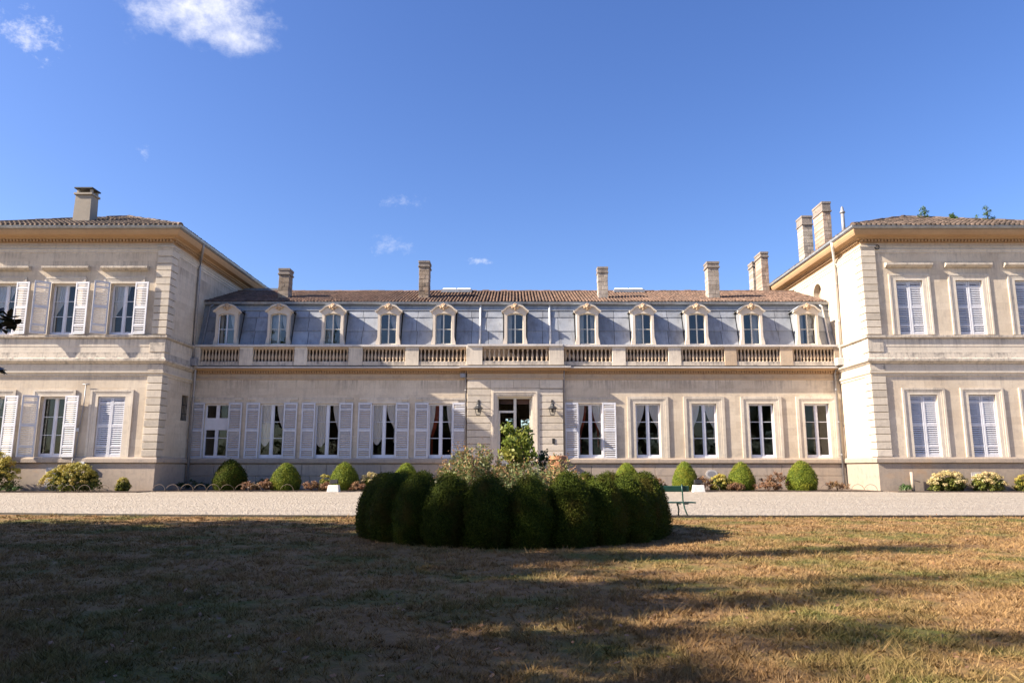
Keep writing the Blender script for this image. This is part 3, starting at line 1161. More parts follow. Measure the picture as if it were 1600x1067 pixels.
for (a, b) in SEG:
    n = 12 if b - a < 3.2 else 14
    for i in range(n):
        x = a + (b - a) * (i + 0.5) / n
        place('baluster', bme, bal, (x, BY + byoff(x) + 0.14, 7.40), random.uniform(0, 1))
    o = byoff((a + b) / 2)
    MB().box(a, b, BY + o - 0.02, BY + o + 0.3, 7.16, 7.40).build('base_rail', M['band'], bal, bevel=0.01)
    MB().box(a, b, BY + o, BY + o + 0.28, 8.14, 8.27).build('top_rail', M['ochre_pale'], bal, bevel=0.01)
edges = [XL] + [v for s in SEG for v in s] + [XR]
for i in range(0, len(edges), 2):
    a, b = edges[i], edges[i + 1]
    if b - a < 0.1:
        continue
    o = -0.22 if (abs((a + b) / 2 + 2.33) < 0.3 or abs((a + b) / 2 - 2.48) < 0.3) else 0.0
    MB().box(a, b, BY + o - 0.05, BY + o + 0.33, 7.165, 8.268).build('pedestal', M['ochre_pale'] if abs((a + b) / 2) > 12.5 and (a + b) > 0 else M['trim'], bal, bevel=0.012)
x = XL
while x < XR:
    e = min(x + 1.35, XR)
    for edge in (RX0, RX1):
        if x < edge < e:
            e = edge
    o = -0.22 if RX0 <= (x + e) / 2 <= RX1 else 0.0
    MB().prism_x([(BY + o - 0.13, 8.27), (BY + o - 0.13, 8.39), (BY + o + 0.14, 8.43), (BY + o + 0.52, 8.40), (BY + o + 0.52, 8.27)], x + 0.003, e - 0.003).build('cap_slab', M['slab'], bal, loc=((x + e) / 2, BY, 8.27))
    x = e
MB().box(XL, XR, BY + 0.52, BY + 0.60, 7.05, 8.45).build('parapet', M['gap_shade'], main)  # coloured dark to paint the shade in the baluster gaps

# zinc mansard
MS0, MS1 = (43.30, 8.30), (44.10, 11.05)       # (y, z) at foot and head


def man_y(z):
    return MS0[0] + (MS1[0] - MS0[0]) * (z - MS0[1]) / (MS1[1] - MS0[1])


DXS = [-17.19, -14.08, -10.85, -7.51, -4.22, 0.06, 4.38, 7.71, 10.93, 14.20, 17.54]
DW = 1.56
mansard = MB()
dh = [(x - 0.5, x + 0.5) for x in DXS]
xs = [XL] + [v for h in dh for v in h] + [XR]
for i in range(0, len(xs), 2):
    mansard.add([(xs[i], MS0[0] + 0.03, MS0[1]), (xs[i + 1], MS0[0] + 0.03, MS0[1]), (xs[i + 1], MS1[0] + 0.03, MS1[1]), (xs[i], MS1[0] + 0.03, MS1[1])], [(0, 1, 2, 3)])
for a, b in dh:
    mansard.add([(a, man_y(10.5) + 0.03, 10.5), (b, man_y(10.5) + 0.03, 10.5), (b, MS1[0] + 0.03, MS1[1]), (a, MS1[0] + 0.03, MS1[1])], [(0, 1, 2, 3)])
mansard = mansard.build('mansard_slope', M['roof_base'], main)
rows = [(8.32, 9.38), (9.38, 10.28), (10.28, 10.74)]
bays = [XL] + [v for x in DXS for v in (x - DW / 2 + 0.06, x + DW / 2 - 0.06)] + [XR]
for i in range(0, len(bays), 2):
    a, b = bays[i], bays[i + 1]
    n = max(1, round((b - a) / 0.95))
    for (za, zb) in rows:
        cuts = [a + (b - a) * k / n for k in range(n + 1)]
        for k in range(1, n):
            cuts[k] += random.uniform(-0.08, 0.08)
        for k in range(n):
            tl = random.gauss(0, 0.008)
            p0, p1 = cuts[k] + 0.012, cuts[k + 1] - 0.012
            mb = MB()
            ya, yb = man_y(za) - 0.050, man_y(zb) - 0.006
            mb.add([(p0, ya + tl, za), (p1, ya - tl, za), (p1, yb, zb + 0.02), (p0, yb, zb + 0.02), (p0, ya + 0.05, za), (p1, ya + 0.05, za), (p1, yb + 0.03, zb + 0.02), (p0, yb + 0.03, zb + 0.02)],
                   [(0, 1, 2, 3), (0, 4, 5, 1), (1, 5, 6, 2), (0, 3, 7, 4), (3, 2, 6, 7)])
            mb.build('zinc_panel', M['zinc'], mansard, loc=((p0 + p1) / 2, ya, za))
            if k:
                MB().box(p0 - 0.022, p0 + 0.004, ya - 0.035, ya + 0.03, za, za + 0.02)
# standing seams follow the slope
m = MB()
m.prism_x([(man_y(10.76) - 0.05, 10.74), (man_y(11.06) - 0.06, 11.08), (man_y(11.06) + 0.05, 11.08), (man_y(10.76) + 0.05, 10.74)], XL, XR)
m.prism_x([(man_y(10.76) - 0.085, 10.72), (man_y(10.76) - 0.085, 10.78), (man_y(10.76), 10.78), (man_y(10.76), 10.72)], XL, XR)
m.build('zinc_fascia', M['zinc'], main)
m = MB()
gp = [(43.83 + 0.0, 11.10)] + [(43.92 + 0.10 * math.cos(q), 11.20 + 0.10 * math.sin(q)) for q in np.linspace(math.pi * 1.05, math.pi * 1.9, 6)] + [(44.02, 11.30), (43.82, 11.26)]
m.prism_x([(43.80, 11.24), (43.82, 11.15), (43.88, 11.09), (43.97, 11.08), (44.05, 11.10), (44.05, 11.24)], XL, XR)
m.build('gutter', M['gutter'], main)
for sx, x in ((1, XL + 0.32), (-1, XR - 0.36)):
    m = MB()
    m.tube([(x + sx * 0.25, 43.92, 11.10), (x + sx * 0.05, 43.85, 10.95)] + [(x - sx * 0.0, man_y(z) - 0.10, z) for z in (10.8, 9.6, 8.5)] + [(x, 43.0, 8.35)], 0.055, 8)
    m.build('mansard_downpipe', M['pipe'] if sx > 0 else M['pipe_white'], main, smooth=True)
for x in (-2.05, 2.17):
    m = MB()
    m.tube([(x, man_y(z) - 0.10, z) for z in (11.12, 10.8, 9.6, 8.42)], 0.06, 8)
    m.build('mansard_downpipe', M['pipe_white'], main, smooth=True)


# stone dormers
def dormer(xc, k):
    yf = 42.98
    zb, zt = 8.44, 10.36
    w2, o2 = DW / 2 - 0.14, 0.49
    inner = [(o2 * math.cos(t), 10.20 + 0.15 * math.sin(t)) for t in np.linspace(0, math.pi, 11)]      # segmental head
    outer = [(w2 + 0.14, 10.42), (w2 + 0.14, 10.50), (w2 + 0.02, 10.58), (0.45, 10.78), (0.24, 10.86), (0, 10.89), (-0.24, 10.86), (-0.45, 10.78), (-w2 - 0.02, 10.58), (-w2 - 0.14, 10.50), (-w2 - 0.14, 10.42)]
    mb = MB()
    for s in (-1, 1):                                # the two uprights, flared at the foot
        pts = [(s * o2, zb), (s * (w2 + 0.10), zb), (s * (w2 + 0.07), zb + 0.22), (s * w2, zb + 0.50), (s * w2, 10.30), (s * (w2 + 0.05), 10.33), (s * (w2 + 0.05), 10.40), (s * (w2 + 0.14), 10.42), (s * o2, 10.42)]
        mb.prism_y([(xc + a, b) for a, b in pts], yf, yf + 0.30)
    # head: between the segmental arch and the curved pediment
    n = len(inner)
    top = [(o2 + (-2 * o2) * i / (n - 1)) for i in range(n)]

    def zo(x):
        x = abs(x)
        pts = [(0, 10.89), (0.24, 10.86), (0.45, 10.78), (w2 + 0.02, 10.58), (w2 + 0.14, 10.50)]
        for (xa, za), (xb, zb2) in zip(pts[:-1], pts[1:]):
            if x <= xb:
                return za + (zb2 - za) * (x - xa) / (xb - xa)
        return 10.5
    for i in range(n - 1):
        (xa, za), (xb, zb2) = inner[i], inner[i + 1]
        mb.prism_y([(xc + xb, zb2), (xc + xa, za), (xc + xa, zo(xa)), (xc + xb, zo(xb))], yf, yf + 0.30)
    for s in (-1, 1):
        mb.prism_y([(xc + s * o2, 10.42), (xc + s * (w2 + 0.14), 10.42), (xc + s * (w2 + 0.14), 10.50), (xc + s * (w2 + 0.02), zo(w2 + 0.02)), (xc + s * o2, zo(o2))], yf + 0.002, yf + 0.30)
    # raised moulding that follows the pediment
    pp = [(-w2 - 0.18, 10.49), (-w2 - 0.02, 10.585), (-0.45, 10.785), (-0.24, 10.865), (0, 10.895), (0.24, 10.865), (0.45, 10.785), (w2 + 0.02, 10.585), (w2 + 0.18, 10.49)]
    for (xa, za), (xb, zb2) in zip(pp[:-1], pp[1:]):
        mb.prism_y([(xc + xa, za - 0.075), (xc + xb, zb2 - 0.075), (xc + xb, zb2 + 0.02), (xc + xa, za + 0.02)], yf - 0.09, yf + 0.02)
    mb.box(xc - w2 - 0.12, xc + w2 + 0.12, yf - 0.07, yf + 0.28, zb - 0.09, zb + 0.004)
    d = mb.build('dormer', M['dormer'], main, loc=(xc, yf, zb))
    # carved shell and scrolls on the keystone
    mb = MB()
    for dx, dz, r in ((0, 0.0, 0.13), (-0.15, -0.04, 0.085), (0.15, -0.04, 0.085), (-0.07, 0.12, 0.075), (0.07, 0.12, 0.075), (0, 0.17, 0.06), (0, -0.14, 0.075), (-0.23, 0.02, 0.05), (0.23, 0.02, 0.05)):
        mb.lathe([(r * math.cos(q), r * math.sin(q)) for q in np.linspace(-1.45, 1.45, 6)], (xc + dx, yf - 0.06, 10.74 + dz), 8)
    mb.build('carved_ornament', M['ornament'], d, smooth=True)
    # zinc cheeks and roof back to the slope
    for s in (-1, 1):
        mb = MB()
        x = s * (w2 - 0.01)
        pts = [(yf + 0.30, zb), (man_y(zb) + 0.03, zb), (man_y(10.5) + 0.03, 10.5), (yf + 0.30, 10.5)]
        mb.prism_x(pts, xc + x - 0.03, xc + x + 0.03)
        mb.build('cheek', M['zinc'], d)
    mb = MB()
    for (xa, za), (xb, zb2) in zip(pp[:-1], pp[1:]):
        y2a, y2b = man_y(min(za, 11)) + 0.1, man_y(min(zb2, 11)) + 0.1
        mb.add([(xc + xa, yf - 0.10, za + 0.024), (xc + xb, yf - 0.10, zb2 + 0.024), (xc + xb, y2b, zb2 + 0.024), (xc + xa, y2a, za + 0.024),
                (xc + xa, yf - 0.10, za + 0.045), (xc + xb, yf - 0.10, zb2 + 0.045), (xc + xb, y2b, zb2 + 0.045), (xc + xa, y2a, za + 0.045)],
               [(4, 5, 6, 7), (0, 3, 2, 1), (0, 1, 5, 4), (0, 4, 7, 3), (1, 2, 6, 5)])
    mb.build('dormer_roof', M['zinc'], d)
    # sash: outer frame, centre stile, one bar, four panes
    y = yf + 0.14
    a, b = xc - o2, xc + o2
    mb = MB()
    e = 0.05
    mb.box(a - 0.01, a + e, y, y + 0.06, zb, 10.2)
    mb.box(b - e, b + 0.01, y, y + 0.06, zb, 10.2)
    mb.box(a + e, b - e, y, y + 0.06, zb, zb + 0.10)
    mb.box(xc - 0.035, xc + 0.035, y - 0.01, y + 0.06, zb + 0.10, 10.34)
    zm = 9.40
    mb.box(a + e, xc - 0.035, y + 0.01, y + 0.05, zm - 0.018, zm + 0.018)
    mb.box(xc + 0.035, b - e, y + 0.01, y + 0.05, zm - 0.018, zm + 0.018)
    for i in range(n - 1):
        (xa, za), (xb, zb2) = inner[i], inner[i + 1]
        mb.prism_y([(xc + xb, zb2 - 0.05), (xc + xa, za - 0.05), (xc + xa, za + 0.01), (xc + xb, zb2 + 0.01)], y + 0.001, y + 0.06)
    mb.build('window_frame', M['frame_cream'] if k else M['frame'], d)
    for (l, r) in ((a + e, xc - 0.035), (xc + 0.035, b - e)):
        pane(d, l, r, y + 0.03, zb + 0.10, zm - 0.018, 'glass_sky')
        pane(d, l, r, y + 0.03, zm + 0.018, 10.34, 'glass_sky')
    return d


for k, x in enumerate(DXS):
    d = dormer(x, k)
    yb = 43.40
    if k == 0:
        curtain(d, x - 0.48, x - 0.30, yb, 8.5, 10.3, 'straight')
        curtain(d, x + 0.48, x + 0.10, yb, 8.5, 10.3, 'tied')
    elif k in (1, 2):
        MB().box(x - 0.47, x + (0.05 if k == 1 else 0.0), yb, yb + 0.01, 8.5, 10.32).build('blind', M['blind'], d)
        curtain(d, x + 0.48, x + 0.06, yb, 8.5, 10.3, 'tied')
    elif k == 3:
        curtain(d, x + 0.48, x + 0.02, yb, 8.5, 10.3, 'tied')
    elif k in (4, 5, 6):
        curtain(d, x - 0.48, x - 0.18, yb, 8.5, 10.3, 'straight')
        if k == 6:
            curtain(d, x + 0.48, x + 0.2, yb, 8.5, 10.3, 'straight')
    elif k == 7:
        MB().box(x - 0.47, x - 0.03, yb, yb + 0.01, 8.5, 10.32).build('blind', M['curtain'], d)
    elif k == 9:
        curtain(d, x + 0.48, x + 0.0, yb, 8.5, 10.3, 'straight')
    elif k == 10:
        MB().box(x - 0.47, x - 0.12, yb, yb + 0.01, 8.5, 10.32).build('blind', M['blind'], d)
        MB().box(x + 0.02, x + 0.47, yb, yb + 0.01, 8.5, 10.32).build('blind', M['blind'], d)
# attic floor and back, so the dormers are dark inside
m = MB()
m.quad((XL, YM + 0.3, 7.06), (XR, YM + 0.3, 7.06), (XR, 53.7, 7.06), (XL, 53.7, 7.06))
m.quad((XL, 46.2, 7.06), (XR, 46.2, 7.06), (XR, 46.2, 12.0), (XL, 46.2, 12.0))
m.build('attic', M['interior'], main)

# tiled roof
RE, RR = (43.88, 11.26), (49.0, 13.10)
slope = Vector((0, RR[0] - RE[0], RR[1] - RE[1]))
roof = MB()
roof.add([(XL, RE[0], RE[1]), (XR, RE[0], RE[1]), (XR, RR[0], RR[1]), (XL, RR[0], RR[1]), (XR, 54.3, 11.2), (XL, 54.3, 11.2)], [(0, 1, 2, 3), (3, 2, 4, 5)])
roof = roof.build('roof', M['roof_base'], main)
nt_ = int((XR - XL) / 0.205)
tile_field('roof_tiles', M['tile'], (XL, RE[0] - 0.05, RE[1]), (1, 0, 0), slope, lambda u, v: v < slope.length + 0.05, nt_, 16, 0.205, 0.35, roof, None)
m = MB()
for i in range(int((XR - XL) / 0.42)):
    x = XL + i * 0.42
    j = random.gauss(0, 0.012)
    m.tube([(x, RR[0], RR[1] + 0.02 + j), (x + 0.45, RR[0], RR[1] + 0.045 + j)], [0.125, 0.11], 8)
me = m.build('ridge_tiles', M['tile'], roof)
set_tint(me.data, np.repeat(rng.uniform(0, 1, len(me.data.vertices) // 16), 16)[:len(me.data.vertices)])
tag(me, kind='stuff')
MB().box(XL, -15.95, 49.9, 51.0, 11.5, 13.62).build('zinc_upstand', M['zinc'], main)


def chimney(parent, x0, x1, y0, d, zb, zt, mat, cap='chimney_cap', capw=0.06, caph=0.42):
    hgt = zt - zb
    o = MB().box(x0 + 0.02, x1 - 0.02, y0 + 0.02, y0 + d - 0.02, zb, zt - caph).build('chimney', mat, parent, loc=((x0 + x1) / 2, y0, zb))
    n = max(3, round((hgt - caph) / 0.27))
    for i in range(n):
        za, zc = zb + (hgt - caph) * i / n, zb + (hgt - caph) * (i + 1) / n
        split = x0 + (x1 - x0) * (0.38 if i % 2 else 0.62)
        for (a, b) in ((x0, split), (split, x1)):
            j = random.uniform(-0.010, 0.010)
            MB().box(a + (j if a == x0 else 0.006), b - (0.006 if a == x0 else j), y0 + random.uniform(-0.010, 0.008), y0 + d, za + 0.007, zc - 0.007).build('chimney_stone', mat, o, loc=((a + b) / 2, y0, za), bevel=0.012)
    c = MB()
    c.box(x0 - capw, x1 + capw, y0 - capw, y0 + d + capw, zt - caph, zt - caph + 0.10)
    c.box(x0 - capw * 0.3, x1 + capw * 0.3, y0 - capw * 0.3, y0 + d + capw * 0.3, zt - caph + 0.10, zt - 0.15)
    c.box(x0 - capw * 0.8, x1 + capw * 0.8, y0 - capw * 0.8, y0 + d + capw * 0.8, zt - 0.15, zt)
    c.build('chimney_cap', M[cap], o, bevel=0.012)
    return o


chimney(main, -14.95, -14.30, 45.2, 0.80, 11.5, 13.75, M['chimney'])
chimney(main, -6.05, -5.42, 45.2, 0.95, 11.5, 14.25, M['chimney'])
chimney(main, 5.32, 5.95, 45.2, 0.6, 11.5, 13.85, M['chimney_pale'], capw=0.04)
chimney(main, 12.30, 13.02, 45.2, 0.75, 11.5, 14.2, M['chimney_pale'])
chimney(main, 18.00, 18.52, 51.7, 1.30, 11.4, 16.8, M['chimney_brick'])
chimney(main, 17.93, 18.32, 53.4, 0.95, 11.3, 16.55, M['chimney_pale'])
for (a, b) in ((-4.85, -2.95), (6.85, 8.75)):
    mb = MB()
    mb.box(a - 0.08, b + 0.08, 48.3, 49.7, 12.95, 13.15)
    o = mb.build('skylight', M['zinc'], main)
    mid = (a + b) / 2
    for (l, r) in ((a, mid - 0.03), (mid + 0.03, b)):
        MB().prism_x([(48.42, 13.15), (48.62, 13.31), (49.38, 13.31), (49.58, 13.15)], l, r).build('skylight_dome', M['concrete'], o, bevel=0.02)

# ground floor windows of the middle block
for i, x in enumerate(WX):
    if x is None:
        continue
    cur = None
    if i == 1:
        cur = [(0, -0.95, -0.10, 0.22, 'swag', 'curtain'), (0, 0.95, 0.30, 0.25, 'tied', 'curtain')]
    if i == 2:
        cur = [(0, -0.95, -0.10, 0.20, 'swag', 'curtain'), (0, 0.95, 0.36, 0.22, 'tied', 'curtain')]
    if i == 3:
        cur = [(0, -0.95, -0.12, 0.24, 'swag', 'curtain'), (0, 0.95, 0.12, 0.28, 'tied', 'curtain')]
    if i == 4:
        cur = [(0, -0.95, -0.45, 0.02, 'tied', 'curtain'), (0, 0.95, 0.45, 0.02, 'tied', 'curtain'), (0, -0.8, -0.1, 0.02, 'tied', 'curtain_red')]
    if i == 6:
        cur = [(0, -0.95, -0.45, 0.22, 'tied', 'curtain'), (0, 0.95, 0.15, 0.15, 'tied', 'curtain'), (0, -0.85, -0.25, 0.1, 'tied', 'curtain_red'), (0, 0.7, 0.1, 0.2, 'tied', 'curtain_red')]
    if i == 7:
        cur = [(0, -0.95, -0.22, 0.30, 'tied', 'curtain'), (0, 0.95, 0.12, 0.28, 'tied', 'curtain')]
    if i == 8:
        cur = [(0, -0.95, -0.30, 0.32, 'tied', 'curtain'), (0, 0.95, 0.12, 0.28, 'tied', 'curtain'), (0, -0.8, -0.55, 0.32, 'tied', 'curtain_red')]
    if i == 0:
        # odd window: two panes over a white panel over two two-light leaves
        a, b = x - WW / 2, x + WW / 2
        y = YM + 0.16
        f = MB()
        f.box(a, a + 0.11, y, y + 0.07, Z0, Z1)
        f.box(b - 0.11, b, y, y + 0.07, Z0, Z1)
        f.box(a + 0.11, b - 0.11, y, y + 0.07, Z1 - 0.10, Z1)
        f.box(a + 0.11, b - 0.11, y - 0.02, y + 0.07, Z0, Z0 + 0.15)
        f.box(a + 0.11, b - 0.11, y - 0.01, y + 0.07, 3.42, 4.12)
        f.box(x - 0.10, x + 0.10, y - 0.012, y + 0.07, 4.12, Z1 - 0.10)
        f.box(x - 0.10, x + 0.10, y - 0.012, y + 0.07, Z0 + 0.15, 3.42)
        f.box(a + 0.11, x - 0.10, y + 0.01, y + 0.06, 2.94, 2.98)
        f.box(x + 0.10, b - 0.11, y + 0.01, y + 0.06, 2.94, 2.98)
        o = f.build('window', M['frame'], main, loc=(x, y, Z0))
        for (l, r) in ((a + 0.11, x - 0.10), (x + 0.10, b - 0.11)):
            pane(o, l, r, y + 0.035, 4.12, Z1 - 0.10)
            pane(o, l, r, y + 0.035, 2.98, 3.42)
            pane(o, l, r, y + 0.035, Z0 + 0.15, 2.94)
    else:
        casement(main, x, WW, Z0, Z1, YM + (0.12 if i < 6 else 0.15), 2, 'frame', cur)
    if i > 6:
        surround(main, x, WW, Z0, Z1, YM, 0.47, 0.42)
    else:
        MB().box(x - WW / 2 - 0.75, x + WW / 2 + 0.75, YM - 0.05, YM + 0.02, Z1 + 0.22, Z1 + 0.34).box(x - WW / 2 - 0.3, x + WW / 2 + 0.3, YM - 0.03, YM + 0.02, Z1 + 0.002, Z1 + 0.22).build('window_lintel', M['trim'], main)
    if i < 5 or i == 6:
        sw = 0.80
        sh = Z1 - Z0 + 0.12
        shutter(main, x - WW / 2 - sw + 0.02, YM - 0.10, Z0 - 0.07, sw, sh, 0.02)
        shutter(main, x + WW / 2 - 0.04, YM - 0.085, Z0 - 0.07, sw, sh, -0.03)

# entrance bay: coursed stones, smooth surround, half-open glazed door
m = MB()
wall_grid(m, RX0 + 1.36, RX1 - 1.36, 1.2, 5.82, [(DX0, DX1, 1.2, 5.36)], YR, YR + 0.42)
m.build('door_surround_wall', M['trim'], main)
m = MB()
m.box(RX0, RX0 + 1.36, YR + 0.06, YR + 0.4, 0, 6.36)
m.box(RX1 - 1.36, RX1, YR + 0.06, YR + 0.4, 0, 6.36)
m.box(RX0 + 1.36, RX1 - 1.36, YR + 0.06, YR + 0.4, 5.82, 6.36)
m.box(RX0 + 1.36, RX1 - 1.36, YR + 0.06, YR + 0.4, 0, 1.2)
m.build('entrance_core', M['plinth'], main)
zc = [1.80 + (5.80 - 1.80) * i / 10 for i in range(11)]
for za, zb in zip(zc[:-1], zc[1:]):
    for (a, b) in ((RX0, RX0 + 1.36), (RX1 - 1.36, RX1)):
        MB().box(a, b, YR, YR + 0.1, za + 0.016, zb - 0.016).build('course_stone', M['quoin'], main, loc=(a, YR, za), bevel=0.014)
stone_run('course_stone', M['trim'], main, RX0, RX1, 5.83, 6.34, YR, 0.0, 1.4, 0.014, 0.1)
m = MB()
for (i, o, p) in ((0.10, 0.22, 0.03), (0.22, 0.30, 0.06)):
    m.box(DX0 - o, DX0 - i, YR - p, YR + 0.01, 1.2, 5.36 + i)
    m.box(DX1 + i, DX1 + o, YR - p, YR + 0.01, 1.2, 5.36 + i)
    m.box(DX0 - o, DX1 + o, YR - p, YR + 0.01, 5.36 + i, 5.36 + o)
m.build('door_architrave', M['trim'], main)
y = YR + 0.26
f = MB()
f.box(DX0, DX0 + 0.07, y, y + 0.09, 1.22, 5.36)
f.box(DX1 - 0.07, DX1, y, y + 0.09, 1.22, 5.36)
f.box(DX0 + 0.07, DX1 - 0.07, y, y + 0.09, 5.24, 5.36)
f.box(DX0 + 0.07, 0.03, y - 0.01, y + 0.09, 4.42, 4.54)
f.box(-0.03, 0.13, y - 0.02, y + 0.09, 1.22, 5.24)
f.box(DX0 + 0.07, DX0 + 0.16, y + 0.01, y + 0.08, 1.25, 4.42)
f.box(DX0 + 0.16, -0.03, y + 0.01, y + 0.08, 1.25, 2.0)
door = f.build('door', M['frame_cream'], main, loc=(0, y, 1.2))
pane(door, DX0 + 0.07, -0.03, y + 0.05, 4.54, 5.24)
pane(door, DX0 + 0.16, -0.03, y + 0.05, 2.0, 4.42)
# right leaf swung inside
f = MB()
f.box(0, 0.10, 0, 0.06, 0, 4.0).box(0.78, 0.88, 0, 0.06, 0, 4.0).box(0.10, 0.78, 0, 0.06, 0, 0.8).box(0.10, 0.78, 0, 0.06, 3.88, 4.0)
leaf = place('door_leaf', f.mesh('door_leaf', M['frame_cream']), door, (DX1 - 0.09, y + 0.10, 1.22), math.radians(86))
lp = bpy.data.objects.new('pane', MB().box(0.10, 0.78, 0.027, 0.033, 0.8, 3.88).mesh('pane', M['glass']))
COL.objects.link(lp)
lp.parent = door
lp.location = leaf.location
lp.rotation_euler = leaf.rotation_euler
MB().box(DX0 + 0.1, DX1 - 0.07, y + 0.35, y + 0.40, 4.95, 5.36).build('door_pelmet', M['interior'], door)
# bell plate, camera box, drain pipes
MB().box(2.20, 2.36, YR - 0.03, YR + 0.0, 2.62, 2.92).build('bell_plate', M['iron'], main, bevel=0.01)
MB().box(-3.18, -2.86, YM - 0.25, YM - 0.02, 6.46, 6.72).build('alarm_box', M['pipe'], main, bevel=0.02)


def downpipe(parent, pts, r, mat, every=2.2, name='downpipe'):
    o = MB().tube(pts, r, 10).build(name, mat, parent, smooth=True)
    pts = [Vector(p) for p in pts]
    a, b = pts[-2], pts[-1]
    n = int((a - b).length / every)
    for i in range(1, n + 1):
        c = b + (a - b) * (i / (n + 0.5))
        MB().tube([c - Vector((0, 0, 0.03)), c + Vector((0, 0, 0.03))], r * 1.28, 10).build('bracket', mat, o, smooth=True)
    return o


downpipe(main, [(RX0 - 0.10, YM - 0.2, 6.95), (RX0 - 0.10, YM - 0.1, 6.7), (RX0 - 0.10, YM - 0.1, 1.82)], 0.055, M['pipe'])
downpipe(main, [(RX1 + 0.08, YM - 0.35, 7.0), (RX1 + 0.08, YM - 0.1, 6.6), (RX1 + 0.08, YM - 0.1, 1.82)], 0.055, M['pipe'])
downpipe(main, [(XR - 0.32, YM - 0.35, 7.0), (XR - 0.32, YM - 0.12, 6.7), (XR - 0.26, YM - 0.17, 0.1)], 0.065, M['pipe'])

# front steps: a landing with a flight down each side
stp = thing('front_steps', None, None, (0.06, 41.6, 0))
stp.parent = main
stp.location = WLOC[stp] - WLOC[main]
MB().box(-2.1, 2.25, 41.35, YR - 0.06, 0, 1.2).build('landing', M['plinth'], stp, bevel=0.02)
for s in (-1, 1):
    x0 = -2.1 if s < 0 else 2.25
    for i in range(7):
        a = x0 + s * i * 0.34
        b = a + s * 0.34
        MB().box(min(a, b), max(a, b), 41.65, YR - 0.06, 0, 1.2 - 0.165 * (i + 1) + 0.0).build('step', M['plinth'], stp, bevel=0.012)
    a, b = x0, x0 + s * 2.5
    mb = MB()
    pts = [(a, 0), (b, 0), (b, 0.22), (a, 1.42)]
    mb.prism_y(pts if s > 0 else pts[::-1], 41.37, 41.64)
    mb.build('cheek_wall', M['plinth'], stp, bevel=0.015)
    pts = [(a, 1.424), (b + s * 0.05, 0.20), (b + s * 0.05, 0.30), (a, 1.53)]
    MB().prism_y(pts if s > 0 else pts[::-1], 41.32, 41.69).build('coping', M['trim'], stp, bevel=0.012)


